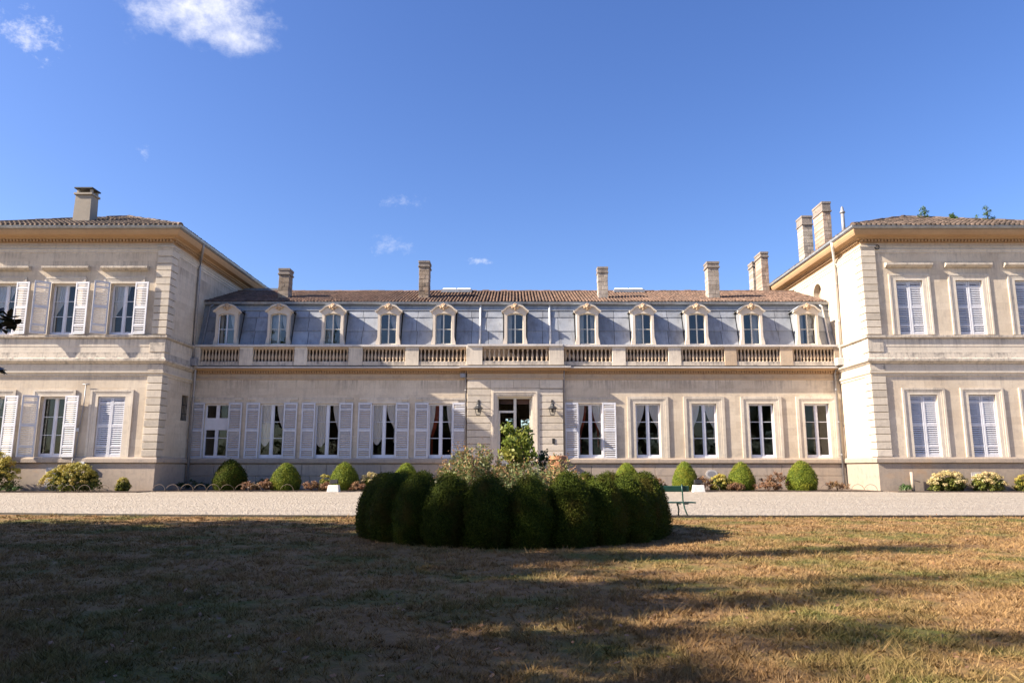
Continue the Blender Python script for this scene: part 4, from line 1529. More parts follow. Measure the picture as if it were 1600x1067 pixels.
# ------------------------------------------------------------------ wings
def build_wing(side, label):
    """side -1: left, +1: right. Built for the left wing; x runs outwards from the inner corner with sign"""
    s = side
    X0 = XL if s < 0 else XR
    XO = X0 + s * 11.5                       # outer corner
    YBK = 53.2
    w = thing('chateau_wing', label, 'building', (X0 + s * 5.75, YW, 0))

    def rx(a, b):                            # ordered pair from offsets outwards
        p, q = X0 + s * a, X0 + s * b
        return (min(p, q), max(p, q))
    if s < 0:
        up = [-21.44, -24.69, -27.95]
        low = [-21.54, -24.63, -27.85]
        zu0, zu1, zl0, zl1 = 8.36, 11.22, 1.80, 5.0
    else:
        up = [21.74, 25.02, 28.28]
        low = [21.93, 25.06, 28.2]
        zu0, zu1, zl0, zl1 = 8.38, 11.40, 1.80, 5.10
    ww = 1.46
    holes = [(x - ww / 2, x + ww / 2, zu0, zu1) for x in up] + [(x - ww / 2, x + ww / 2, zl0, zl1) for x in low]
    m = MB()
    a, b = rx(0, 11.5)
    wall_grid(m, a, b, 0, 14.1, holes, YW, YW + 0.45)
    # inner side wall (faces the middle block), with its openings
    side_holes = [(41.85, 42.75, 3.9, 5.35)] if s < 0 else []
    if s > 0:
        side_holes = [(44.75, 45.95, 11.5, 12.75)]
    t = MB()
    wall_grid(t, YW + 0.45, YBK, 0, 14.1, side_holes, 0, 0.45)
    m.add([(X0 + s * v[1], v[0], v[2]) for v in t.v], t.f)
    m.quad((X0, YW, 0), (X0, YW + 0.45, 0), (X0, YW + 0.45, 14.1), (X0, YW, 14.1))
    m.quad((XO, YW, 0), (XO, YBK, 0), (XO, YBK, 14.1), (XO, YW, 14.1))
    m.quad((X0, YBK, 0), (XO, YBK, 0), (XO, YBK, 14.1), (X0, YBK, 14.1))
    m.build('wall', M['wall'], w)
    m = MB()
    a2, b2 = rx(0.46, 11.4)
    for z in (1.2, 6.6, 8.0, 13.4):
        m.quad((a2, YW + 0.46, z), (b2, YW + 0.46, z), (b2, YW + 5, z), (a2, YW + 5, z))
    m.quad((a2, YW + 5, 0), (b2, YW + 5, 0), (b2, YW + 5, 14), (a2, YW + 5, 14))
    xm = [(up[i] + up[i + 1]) / 2 for i in range(2)]
    for x in xm:
        m.box(x - 0.1, x + 0.1, YW + 0.46, YW + 5, 1.2, 13.4)
    m.build('room_wall', M['interior'], w)

    # bands wrapped round front and side
    def wrap(prof, name, mat, yend=YM):
        mb = MB()
        pth = [(XO, YW), (X0, YW), (X0, yend)] if s < 0 else [(X0, yend), (X0, YW), (XO, YW)]
        mb.sweep(pth, prof)
        return mb.build(name, mat, w)
    wrap([(0, 0), (0.06, 0), (0.06, 1.45), (0, 1.45)], 'plinth', M['plinth'])
    wrap([(0, 1.452), (0.10, 1.49), (0.17, 1.52), (0.17, 1.70), (0.12, 1.79), (0, 1.80)], 'plinth_ledge', M['plinth'])
    wrap([(0, 6.10), (0.05, 6.12), (0.05, 6.20), (0.13, 6.28), (0.13, 6.36), (0.04, 6.37), (0.04, 6.74), (0, 6.745)], 'architrave', M['trim'])
    wrap([(0, 6.75), (0.07, 6.76), (0.15, 6.84), (0.24, 6.90), (0.24, 7.02), (0.10, 7.08), (0.07, 7.36), (0, 7.365)], 'string_course', M['band'])
    wrap([(0, 7.37), (0.05, 7.372), (0.05, 7.70), (0.065, 7.71), (0.065, 8.12), (0, 8.125)], 'blocking_course', M['trim'])
    wrap([(0, 8.13), (0.10, 8.14), (0.17, 8.18), (0.19, 8.20), (0.19, 8.31), (0, 8.34)], 'sill_course', M['band'])
    wrap([(0, 12.98), (0.03, 12.99), (0.03, 13.08), (0.07, 13.13), (0.07, 13.17), (0, 13.18)], 'necking', M['trim'], YBK)
    wrap([(0, 13.30), (0.04, 13.32), (0.04, 13.36), (0, 13.37)], 'fillet', M['trim'], YBK)
    wrap([(0, 13.52), (0.05, 13.54), (0.03, 13.60), (0.03, 13.72), (0.20, 13.73), (0.22, 13.80), (0.50, 13.86), (0.56, 13.95), (0.62, 14.08), (0.62, 14.16), (0, 14.16)], 'cornice', M['ochre'], YBK)
    wrap([(0, 13.375), (0.012, 13.38), (0.012, 13.51), (0, 13.515)], 'frieze', M['ochre_pale'], YBK)
    m = MB()
    k = 0.0
    while k < 11.45:
        x = X0 + s * k
        m.box(min(x, x + s * 0.10), max(x, x + s * 0.10), YW - 0.15, YW - 0.02, 13.60, 13.715)
        k += 0.185
    k = YW + 0.1
    while k < YBK:
        m.box(min(X0 - s * 0.15, X0 - s * 0.02), max(X0 - s * 0.15, X0 - s * 0.02), k, k + 0.10, 13.60, 13.715)
        k += 0.185
    tag(m.build('dentils', M['ochre'], w), kind='stuff')
    gm = wrap([(0.60, 14.17), (0.66, 14.18), (0.74, 14.24), (0.76, 14.34), (0.72, 14.34), (0.69, 14.26), (0.60, 14.22)], 'gutter', M['gutter'], YBK)

    # quoin stones at the inner corner
    def quoins(z0, z1, n):
        h = (z1 - z0) / n
        for i in range(n):
            za, zb = z0 + h * i, z0 + h * (i + 1)
            wf, wsd = 0.72, 0.62 + (0.16 if i % 2 else 0)
            pr = 0.09
            x1 = X0 - s * pr
            x2 = X0 + s * wf
            mb = MB()
            pts = [(x1, YW - pr), (x2, YW - pr), (x2, YW + 0.05), (X0 + s * 0.05, YW + 0.05), (X0 + s * 0.05, YW + wsd), (x1, YW + wsd)]
            nn = len(pts)
            mb.add([(p[0], p[1], za + 0.018) for p in pts] + [(p[0], p[1], zb - 0.018) for p in pts],
                   [tuple(range(nn)), tuple(range(2 * nn - 1, nn - 1, -1))] + [(q, q + nn, (q + 1) % nn + nn, (q + 1) % nn) for q in range(nn)])
            mb.build('quoin_stone', M['quoin'], w, loc=(X0, YW, za), bevel=0.014)
    quoins(8.36, 13.14, 12)
    quoins(1.81, 6.10, 11)
    mb = MB()
    for (z0, z1, p) in ((13.145, 13.26, 0.11), (13.262, 13.36, 0.15)):
        mb.box(*sorted((X0 - s * p, X0 + s * (0.72 + 0.04))), YW - p, YW + 0.7, z0, z1)
    mb.build('quoin_capital', M['quoin'], w, bevel=0.01)
    # blocks that carry the quoin through the bands
    for (z0, z1, p) in ((7.40, 8.12, 0.10), (6.38, 6.74, 0.09)):
        mb = MB().box(*sorted((X0 - s * p, X0 + s * 0.74)), YW - p, YW + 0.6, z0, z1)
        mb.build('quoin_block', M['band'], w, bevel=0.012)

    # hoods and surrounds
    for x in up:
        surround(w, x, ww, zu0, zu1, YW, 0.40, 0.36, 'window_surround', 0.055)
        mb = MB()
        zt = zu1 + 0.72
        mb.prism_x([(YW - 0.10, zt), (YW - 0.20, zt + 0.08), (YW - 0.26, zt + 0.11), (YW - 0.26, zt + 0.22), (YW + 0.02, zt + 0.27), (YW + 0.02, zt)], x - 1.28, x + 1.28)
        mb.build('window_hood', M['band'], w)
    for x in low:
        surround(w, x, ww, zl0, zl1, YW, 0.42, 0.36, 'window_surround', 0.065)

    # roof: hipped, with rows of tiles on each slope
    e = 0.70
    ez = 14.30
    ax = X0 - s * e
    bx = XO + s * e
    half = abs(bx - ax) / 2
    rise = half * 0.42
    rxm = (ax + bx) / 2
    y0, y1 = YW - e, YBK + e
    A, B, C, D = (ax, y0, ez), (bx, y0, ez), (bx, y1, ez), (ax, y1, ez)
    R1, R2 = (rxm, y0 + half, ez + rise), (rxm, y1 - half, ez + rise)
    m = MB()
    m.add([A, B, C, D, R1, R2], [(0, 1, 4), (1, 2, 5, 4), (2, 3, 5), (3, 0, 4, 5), (0, 3, 2, 1)])
    roof = m.build('roof', M['roof_base'], w)
    sl = math.hypot(half, rise)
    nv = int(sl / 0.38) + 1
    W_ = 0.27
    L1 = 2 * half
    x_left = min(ax, bx)

    def hipf(u, v):
        k = v / sl * half
        return k - 0.05 < u < L1 - k + 0.05 and v < sl
    tile_field('roof_tiles', M['tile_dark'], (x_left, y0 - 0.05, ez), (1, 0, 0), (0, half, rise), hipf, int(L1 / W_) + 1, nv, W_, 0.38, roof, None)
    L2 = y1 - y0

    def hips(u, v):
        k = v / sl * half
        return k - 0.05 < u < L2 - k + 0.05 and v < sl
    tile_field('roof_tiles', M['tile_dark'], (ax - s * -0.0, y0, ez), (0, 1, 0), (s * half, 0, rise), hips, int(L2 / W_) + 1, nv, W_, 0.38, roof, None)
    # hip and ridge tiles
    m = MB()
    for (p, q) in ((A, R1), (B, R1), (R1, R2), (D, R2)):
        p, q = Vector(p), Vector(q)
        n = int((q - p).length / 0.42)
        for i in range(n):
            c0 = p + (q - p) * (i / n)
            c1 = p + (q - p) * ((i + 1.08) / n)
            j = Vector((0, 0, 0.05 + random.gauss(0, 0.012)))
            m.tube([c0 + j, c1 + j * 1.3], [0.135, 0.115], 8)
    o = m.build('hip_tiles', M['tile_dark'], roof)
    set_tint(o.data, np.repeat(rng.uniform(0, 1, len(o.data.vertices) // 16), 16)[:len(o.data.vertices)])
    tag(o, kind='stuff')
    return w, roof, dict(up=up, low=low, zu0=zu0, zu1=zu1, zl0=zl0, zl1=zl1, ww=ww)


lw, lroof, LP = build_wing(-1, 'two storey limestone wing with open louvred shutters and one capped chimney')
rw, rroof, RP = build_wing(1, 'two storey limestone wing with all louvred shutters closed and weeds on its roof')

# left wing windows
sw, ww = 0.76, LP['ww']
for i, x in enumerate(LP['up']):
    z0, z1 = LP['zu0'], LP['zu1']
    cur = [(0, -0.95, 0.10, 0.03, 'tied', 'curtain')] if i == 1 else ([(0, -0.95, 0.25, 0.03, 'tied', 'curtain')] if i == 0 else [(0, -0.95, 0.5, 0.03, 'tied', 'curtain')])
    casement(lw, x, ww, z0, z1, YW + 0.24, 2, 'frame', cur)
    sh = z1 - z0 + 0.04
    if i < 2:
        ang = math.radians(-12)
        o = shutter(lw, x - ww / 2 + 0.02, YW - 0.12, z0 + 0.005, sw, sh, math.pi + math.radians(36))
    shutter(lw, x + ww / 2 - 0.04, YW - 0.17, z0 + 0.005, sw, sh, math.radians(-5))
for i, x in enumerate(LP['low']):
    z0, z1 = LP['zl0'], LP['zl1']
    if i == 0:
        casement(lw, x, ww, z0, z1, YW + 0.3, 2, 'frame', None)
        shutter(lw, x - ww / 2, YW + 0.06, z0, ww / 2 - 0.005, z1 - z0, 0, True)
        shutter(lw, x + 0.005, YW + 0.05, z0, ww / 2 - 0.005, z1 - z0, 0, True)
        continue
    cur = None if i == 1 else [(0, -0.95, 0.3, 0.03, 'tied', 'curtain')]
    casement(lw, x, ww, z0, z1, YW + 0.26, 2, 'frame', cur)
    if i == 1:
        shutter(lw, x - ww / 2 + 0.02, YW - 0.14, z0 - 0.01, sw, z1 - z0 + 0.04, math.pi + math.radians(34))
    shutter(lw, x + ww / 2 - 0.03, YW - 0.2, z0 - 0.01, sw, z1 - z0 + 0.04, math.radians(-5))
# right wing windows: all shutters closed
for i, x in enumerate(RP['up']):
    z0, z1 = RP['zu0'], RP['zu1']
    casement(rw, x, ww, z0, z1, YW + 0.32, 2, 'frame', None)
    shutter(rw, x - ww / 2, YW + 0.10, z0, ww / 2 - 0.005, z1 - z0 - 0.01, 0, True)
    shutter(rw, x + 0.005, YW + 0.09, z0, ww / 2 - 0.005, z1 - z0 - 0.01, 0, True)
for i, x in enumerate(RP['low']):
    z0, z1 = RP['zl0'], RP['zl1']
    casement(rw, x, ww, z0, z1, YW + 0.32, 2, 'frame', None)
    shutter(rw, x - ww / 2, YW + 0.10, z0, ww / 2 - 0.005, z1 - z0 - 0.01, 0, True)
    shutter(rw, x + 0.005, YW + 0.09, z0, ww / 2 - 0.005, z1 - z0 - 0.01, 0, True)

# left wing extras: barred side window, downpipe, conduit with meter boxes, capped chimney
m = MB()
for i in range(5):
    y = 41.95 + 0.18 * i
    m.tube([(XL - 0.08, y, 3.9), (XL - 0.08, y, 5.35)], 0.018, 6)
for z in (4.3, 4.8):
    m.tube([(XL - 0.08, 41.85, z), (XL - 0.08, 42.75, z)], 0.018, 6)
m.build('window_bars', M['iron'], lw)
MB().box(XL - 0.36, XL - 0.33, 41.85, 42.75, 3.9, 5.35).build('pane', M['glass'], lw)
downpipe(lw, [(XL + 0.66, 41.6, 14.22), (XL + 0.62, 41.7, 13.95), (XL + 0.14, 42.6, 13.45), (XL + 0.12, 42.62, 13.1), (XL + 0.12, 42.62, 7.5)], 0.075, M['pipe'])
downpipe(lw, [(XL + 0.30, 42.72, 7.5), (XL + 0.26, 42.74, 7.2), (XL + 0.22, 42.80, 6.6), (XL + 0.22, 42.80, 0.08)], 0.07, M['pipe'])
MB().box(XL + 0.02, XL + 0.42, 42.35, 42.85, 7.1, 7.55).build('rain_hopper', M['pipe'], lw, bevel=0.02)
m = MB()
m.tube([(-22.95, YW - 0.10, 5.62), (-22.98, YW - 0.07, 4.6), (-23.1, YW - 0.07, 3.2), (-23.15, YW - 0.07, 1.85), (-23.2, YW - 0.22, 1.7), (-23.2, YW - 0.22, 0.9)], 0.028, 6)
m.tube([(-23.13, YW - 0.10, 5.64), (-22.77, YW - 0.10, 5.64)], 0.03, 6)
o = m.build('conduit', M['pipe'], lw, smooth=True)
MB().box(-23.28, -23.10, YW - 0.16, YW - 0.09, 3.12, 3.32).build('junction_box', M['white'], o, bevel=0.01)
MB().box(-22.85, -22.55, YW - 0.26, YW - 0.18, 1.33, 1.56).build('plate', M['concrete'], lw, bevel=0.008)
MB().box(-24.6, -23.3, YW - 0.13, YW - 0.062, 0.2, 1.25).build('meter_cover', M['slab'], lw, bevel=0.01)

cx0, cx1, cy0, cy1 = -25.84, -24.86, 41.0, 41.8
ch = MB()
ch.add([(cx0, cy0, 14.6), (cx1 + 0.05, cy0, 14.6), (cx1 + 0.05, cy1, 14.6), (cx0, cy1, 14.6), (cx0 + 0.05, cy0 + 0.04, 17.05), (cx1, cy0 + 0.04, 17.05), (cx1, cy1 - 0.04, 17.05), (cx0 + 0.05, cy1 - 0.04, 17.05)],
       [(0, 3, 2, 1), (4, 5, 6, 7), (0, 1, 5, 4), (1, 2, 6, 5), (2, 3, 7, 6), (3, 0, 4, 7)])
ch = ch.build('chimney', M['render_grey'], lw)
m = MB()
m.box(cx0 - 0.03, cx1 + 0.07, cy0 - 0.05, cy1 + 0.05, 17.05, 17.17)
for x in (cx0 + 0.08, cx1 - 0.14):
    for y in (cy0 + 0.06, cy1 - 0.2):
        m.box(x, x + 0.14, y, y + 0.14, 17.17, 17.42)
m.build('chimney_cap', M['render_grey'], ch, bevel=0.01)
m = MB()
m.box(cx0 - 0.03, cx1 + 0.07, cy0 - 0.06, cy1 + 0.06, 17.42, 17.50)
m.build('chimney_lid', M['iron'], ch, bevel=0.01)

# right wing extras
downpipe(rw, [(XR - 0.66, 41.3, 14.22), (XR - 0.62, 41.35, 13.95), (XR - 0.16, 42.3, 13.45), (XR - 0.14, 42.36, 13.1), (XR - 0.14, 42.4, 7.5)], 0.075, M['pipe_white'])
MB().box(XR - 0.45, XR - 0.05, 42.2, 42.62, 7.12, 7.55).build('rain_hopper', M['slab'], rw, bevel=0.02)
chimney(rw, 20.25, 20.78, 46.0, 1.5, 14.6, 18.5, M['chimney_brick'], caph=0.7)
chimney(rw, 20.5, 21.2, 50.0, 0.98, 14.6, 18.95, M['chimney_pale'], caph=0.7)
m = MB()
m.tube([(19.30, 41.2, 14.4), (19.30, 41.2, 16.05)], 0.10, 10)
m.lathe([(0.15, 15.98), (0.15, 16.05), (0.10, 16.12), (0.07, 16.32), (0.02, 16.40)], (19.30, 41.2, 0), 10)
m.build('vent_pipe', M['pipe'], rw, smooth=True)
# arched recess on the inner side: spandrels that round the top of the opening
m = MB()
for sg in (-1, 1):
    arc = [(45.35 + sg * 0.6 * math.cos(t), 12.15 + 0.6 * math.sin(t)) for t in np.linspace(0, math.pi / 2, 8)]
    pts = [(45.35 + sg * 0.6, 12.75)] + arc[::1]
    m.prism_x(pts if sg > 0 else pts[::-1], XR + 0.002, XR + 0.44)
m.build('arch_spandrel', M['wall'], rw)
MB().box(XR + 0.38, XR + 0.42, 44.75, 45.95, 11.5, 12.75).build('shutter_board', M['plinth'], rw)
m = MB()
q = [(20.1 + 0.0 + 0.17 * math.cos(t) * (1 - t / 16), YW - 0.12, 13.28 + 0.2 * math.sin(t) * (1 - t / 16)) for t in np.linspace(2.5, 8.5, 18)]
m.tube(q, 0.026, 6)
m.build('iron_hook', M['iron'], rw, smooth=True)
m = MB()
m.tube([(20.78, YW - 0.30, 0.0), (20.76, YW - 0.30, 1.02)], 0.085, 8)
m.tube([(20.76, YW - 0.30, 0.62), (21.2, YW - 0.22, 0.52)], 0.03, 6)
m.build('standpipe', M['plinth'], rw, smooth=True)
m = MB()
m.box(27.0, 27.2, YW - 0.28, YW - 0.18, 1.26, 1.46)
m.build('junction_box', M['white'], rw, bevel=0.01)
MB().tube([(27.1, YW - 0.19, 1.26), (27.08, YW - 0.12, 0.7), (27.5, YW - 0.1, 0.0)], 0.015, 5).build('cable', M['iron'], rw)
for x in (24.3,):
    m = MB()
    m.box(x - 0.28, x + 0.28, YW - 0.085, YW - 0.062, 0.55, 1.0)
    m.box(x - 0.20, x + 0.20, YW - 0.10, YW - 0.085, 0.62, 0.93)
    m.build('basement_vent', M['slab'], rw, bevel=0.01)

# ------------------------------------------------------------------ wall lanterns
def lantern(x, label):
    y = YR - 0.36
    t = thing('wall_lantern', label, 'lantern', (x, YR, 4.2), 'pair of wall lanterns beside the entrance')
    m = MB()
    w0, w1, zb, zt = 0.11, 0.19, 4.26, 4.62
    for sx in (-1, 1):
        for sy in (-1, 1):
            m.tube([(x + sx * w0, y + sy * w0, zb), (x + sx * w1, y + sy * w1, zt)], 0.014, 5)
    for (w, z) in ((w0, zb), (w1, zt)):
        q = [(x - w, y - w, z), (x + w, y - w, z), (x + w, y + w, z), (x - w, y + w, z), (x - w, y - w, z)]
        for a, b in zip(q[:-1], q[1:]):
            m.tube([a, b], 0.016, 5)
    m.box(x - w0, x + w0, y - w0, y + w0, zb - 0.03, zb)
    m.build('cage', M['lamp_metal'], t)
    m = MB()
    m.lathe([(0.30, 0), (0.27, 0.03), (0.20, 0.10), (0.12, 0.16), (0.10, 0.22), (0.13, 0.24), (0.07, 0.30), (0.02, 0.36)], (x, y, zt), 8)
    m.build('hood', M['lamp_metal'], t)
    m = MB()
    m.add([(x - w0, y - w0, zb), (x + w0, y - w0, zb), (x + w0, y + w0, zb), (x - w0, y + w0, zb), (x - w1, y - w1, zt), (x + w1, y - w1, zt), (x + w1, y + w1, zt), (x - w1, y + w1, zt)],
          [(0, 1, 5, 4), (1, 2, 6, 5), (2, 3, 7, 6), (3, 0, 4, 7)])
    m.build('glass', M['glass'], t)
    m = MB()
    m.tube([(x + 0.0, YR, 5.05), (x, y + 0.12, 5.08), (x, y, 4.96)], 0.018, 6)
    m.tube([(x, YR, 4.55), (x, YR - 0.12, 4.75), (x, y + 0.1, 5.06)], 0.014, 6)
    m.box(x - 0.05, x + 0.05, YR - 0.02, YR, 4.45, 5.15)
    m.build('bracket', M['iron'], t)
    return t


lantern(-2.08, 'black wall lantern on the coursed stones left of the doorway')
lantern(2.22, 'black wall lantern on the coursed stones right of the doorway, above the bell plate')

# ------------------------------------------------------------------ clipped box cones
SH = [cone_mesh('foliage', M['box_leaf'], 0.42, 1.13, 17000, 0.026, 0.085, s) for s in (1, 2, 3, 4)]
trunk_me = MB().tube([(0, 0, -0.02), (0, 0, 0.3)], 0.04, 6).mesh('trunk', M['bark'])
ordinal = ['leftmost', 'second from the left', 'third from the left', 'fourth from the left', 'fifth from the left', 'sixth from the left', 'seventh from the left', 'eighth from the left', 'ninth from the left', 'tenth from the left', 'rightmost']
RC = (-0.01, 14.25)
for k in range(24):
    kk = k - 5
    th = math.radians(5.7 + 15 * kk)
    x, y = RC[0] + 2.47 * math.sin(th), RC[1] - 2.47 * math.cos(th)
    lab = ('dark clipped box cone, %s along the ring hedge front' % ordinal[k]) if k < 11 else 'dark clipped box cone at the far side of the ring hedge'
    t = thing('box_cone', lab, 'topiary', (x, y, 0), 'clipped box cones in the ring hedge')
    f = place('foliage', SH[k % 4], t, (x, y, 0), random.uniform(0, 6.28))
    sc_ = random.uniform(0.93, 1.07)
    f.scale = (sc_ * 1.03, sc_ * 1.03, random.uniform(0.96, 1.04))
    place('trunk', trunk_me, t, (x, y, 0))

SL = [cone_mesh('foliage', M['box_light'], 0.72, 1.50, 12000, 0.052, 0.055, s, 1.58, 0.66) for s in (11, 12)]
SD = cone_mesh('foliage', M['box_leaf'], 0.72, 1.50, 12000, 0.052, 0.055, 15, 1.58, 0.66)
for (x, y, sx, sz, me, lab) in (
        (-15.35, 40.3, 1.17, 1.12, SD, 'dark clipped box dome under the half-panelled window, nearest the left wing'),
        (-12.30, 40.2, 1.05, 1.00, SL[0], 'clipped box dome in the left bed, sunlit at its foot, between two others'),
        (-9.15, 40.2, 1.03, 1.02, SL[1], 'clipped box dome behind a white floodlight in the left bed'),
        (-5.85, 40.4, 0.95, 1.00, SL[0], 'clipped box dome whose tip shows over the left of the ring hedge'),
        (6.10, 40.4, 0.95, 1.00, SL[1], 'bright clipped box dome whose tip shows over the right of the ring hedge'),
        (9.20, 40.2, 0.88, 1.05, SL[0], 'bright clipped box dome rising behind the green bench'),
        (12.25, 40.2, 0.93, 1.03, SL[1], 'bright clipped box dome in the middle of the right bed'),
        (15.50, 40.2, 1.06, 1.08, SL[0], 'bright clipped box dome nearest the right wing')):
    t = thing('box_dome', lab, 'topiary', (x, y, 0), 'clipped box domes along the house wall')
    f = place('foliage', me, t, (x, y, 0), random.uniform(0, 6.28))
    f.scale = (sx, sx, sz)
    place('trunk', trunk_me, t, (x, y, 0))

# ------------------------------------------------------------------ plants inside the ring
def stems(mb, x, y, n, h, spread, r=0.008):
    for _ in range(n):
        a = random.uniform(0, 6.28)
        d = spread * random.uniform(0.2, 1)
        mb.tube([(x, y, 0), (x + d * 0.4 * math.cos(a), y + d * 0.4 * math.sin(a), h * 0.5), (x + d * math.cos(a), y + d * math.sin(a), h * random.uniform(0.8, 1))], [r * 1.6, r, r * 0.5], 5)
    return mb


def plant(name, label, cat, loc, mats, group=None):
    """MATS: [(part name, mesh)] in local coordinates"""
    t = thing(name, label, cat, loc, group)
    for (pn, me) in mats:
        place(pn, me, t, loc)
    return t


# tall bright leafy shrub
bl = []
for _ in range(30):
    a, r, z = random.uniform(0, 6.28), random.uniform(0, 0.46) ** 0.9, random.uniform(0.75, 1.96)
    k = 1 if z < 1.75 else 0.6
    bl.append((r * k * math.cos(a), r * k * math.sin(a), z, 0.17, 0.17, 0.15))
plant('leafy_shrub', 'tall bright yellow-green leafy shrub in front of the doorway, inside the ring hedge', 'shrub', (0.02, 14.2, 0),
      [('foliage', blob_leaves('foliage', M['fig_leaf'], bl, 85, 0.085, 0.6, 0.62)), ('stem', stems(MB(), 0, 0, 9, 1.9, 0.4, 0.012).mesh('stem', M['bark']))])


def wispy(name, label, x, y, w, h, n, tip):
    P, Q = [], []
    mb = MB()
    for _ in range(n):
        a, d = random.uniform(0, 6.28), w * math.sqrt(random.uniform(0, 1))
        hh = h * (1 - 0.45 * (d / w) ** 2) * random.uniform(0.75, 1.08)
        bx, by = d * 0.45 * math.cos(a), d * 0.45 * math.sin(a)
        ex, ey = d * math.cos(a), d * math.sin(a)
        mb.tube([(bx, by, 0), ((bx + ex) / 2, (by + ey) / 2, hh * 0.55), (ex, ey, hh)], [0.005, 0.004, 0.002], 4, cap=False)
        for _ in range(46):
            t = random.uniform(0.25, 1.0)
            P.append((bx + (ex - bx) * t + random.gauss(0, 0.03), by + (ey - by) * t + random.gauss(0, 0.03), hh * t))
        for _ in range(tip):
            t = random.uniform(0.88, 1.06)
            Q.append((bx + (ex - bx) * t + random.gauss(0, 0.025), by + (ey - by) * t + random.gauss(0, 0.025), hh * t + random.uniform(0, 0.05)))
    P, Q = np.array(P), np.array(Q)
    V, F = leaf_cloud(P, np.tile([0, 0, 1.0], (len(P), 1)), 0.08, 0.36, jitter=1.5)
    V2, F2 = leaf_cloud(Q, np.tile([0, 0, 1.0], (len(Q), 1)), 0.036, 0.7, jitter=1.5)
    plant(name, label, 'shrub', (x, y, 0), [
        ('stem', mb.mesh('stem', M['grey_leaf'])),
        ('foliage', raw_mesh('foliage', V, F, 4, M['grey_leaf'], np.repeat(rng.uniform(0, 1, len(P)), 4))),
        ('blossoms', raw_mesh('blossoms', V2, F2, 4, M['orange_leaf'], np.repeat(rng.uniform(0, 1, len(Q)), 4)))])


wispy('wispy_shrub', 'wide grey-green wispy shrub with orange tips, left of the leafy shrub inside the ring', -0.72, 13.7, 0.88, 1.58, 420, 6)
wispy('wispy_shrub', 'smaller wispy shrub with many pinkish orange tips, in front of the terracotta pot', 0.85, 13.6, 0.50, 1.36, 150, 8)
wispy('wispy_shrub', 'grey wispy shrub low in the middle of the ring hedge', 0.2, 12.9, 0.75, 1.28, 240, 4)
bl = [(random.gauss(0, 0.07), random.gauss(0, 0.07), random.uniform(0.9, 1.5), 0.10, 0.10, 0.10) for _ in range(12)]
plant('dark_leaved_plant', 'small dark green plant between the leafy shrub and the terracotta pot', 'plant', (0.57, 14.4, 0),
      [('foliage', blob_leaves('foliage', M['dark_leaf'], bl, 22, 0.085, 0.6, 0.6)), ('stem', stems(MB(), 0, 0, 4, 1.4, 0.08).mesh('stem', M['bark']))])
# terracotta pot on a stone pedestal
t = thing('terracotta_pot', 'terracotta pot standing above the plants inside the ring, right of the doorway', 'pot', (0.90, 15.1, 0.95))
m = MB()
m.lathe([(0.12, 0.95), (0.155, 1.10), (0.175, 1.28), (0.17, 1.37), (0.195, 1.38), (0.195, 1.45), (0.165, 1.455), (0.15, 1.39), (0.13, 1.33)], (0.90, 15.1, 0), 20)
m.build('pot_body', M['terracotta'], t, smooth=False)
MB().lathe([(0.146, 1.33), (0.145, 1.36)], (0.90, 15.1, 0), 16).build('soil', M['soil'], t)
m = MB().box(0.73, 1.07, 14.93, 15.27, 0.0, 0.12).box(0.78, 1.02, 14.98, 15.22, 0.12, 0.85).box(0.73, 1.07, 14.93, 15.27, 0.85, 0.948)
tag(m.build('stone_pedestal', M['plinth'], bevel=0.01), 'stone pedestal under the terracotta pot, behind the ring hedge plants', 'pedestal')


# ------------------------------------------------------------------ hydrangeas and low bed plants
def head_cloud(centres, r, per, mat, size):
    P, Ns, T = [], [], []
    for c in centres:
        d = unit(per)
        d[:, 2] = d[:, 2] * 0.85 + 0.1
        P.append(np.array(c) + d * r * np.array([1, 1, 0.8]) * random.uniform(0.8, 1.15))
        Ns.append(d)
        T.append(np.clip(np.full(per, random.uniform(0.1, 0.9)) + rng.normal(0, 0.15, per), 0, 1))
    V, F = leaf_cloud(np.concatenate(P), np.concatenate(Ns), size, 0.85, jitter=0.3)
    return raw_mesh('blossoms', V, F, 4, mat, np.repeat(np.concatenate(T), 4))


def hydrangea(label, x, y, w, h, n_heads, r=0.11, mat='hydr_flower', dep=0.8, skew=0.0):
    heads, bl = [], []
    for _ in range(n_heads):
        a = random.uniform(0, 6.28)
        t = random.uniform(0, 1) ** 0.6
        ex, ey = w * 0.5 * t * math.cos(a), dep * 0.5 * t * math.sin(a)
        z = h * (math.sqrt(max(0, 1 - t ** 2.2)) * 0.80 + 0.16) * random.uniform(0.86, 1.03)
        heads.append((ex + skew * (h - z), ey, z))
    for _ in range(120):
        z = random.uniform(0.08, 0.62)
        k = math.sqrt(1 - z * z) * 0.44 * math.sqrt(random.uniform(0.05, 1))
        a = random.uniform(0, 6.28)
        bl.append((w * k * math.cos(a), dep * k * math.sin(a), z * h, w * 0.08, dep * 0.12, h * 0.11))
    plant('hydrangea', label, 'shrub', (x, y, 0.04), [
        ('foliage', blob_leaves('foliage', M['hydr_leaf'], bl, 34, 0.12, 0.6, 0.65)),
        ('blossoms', head_cloud(heads, r, 70, M[mat], r * 0.40)),
        ('stem', stems(MB(), 0, 0, 12, h * 0.8, w * 0.35).mesh('stem', M['bark']))], 'hydrangeas in the beds')


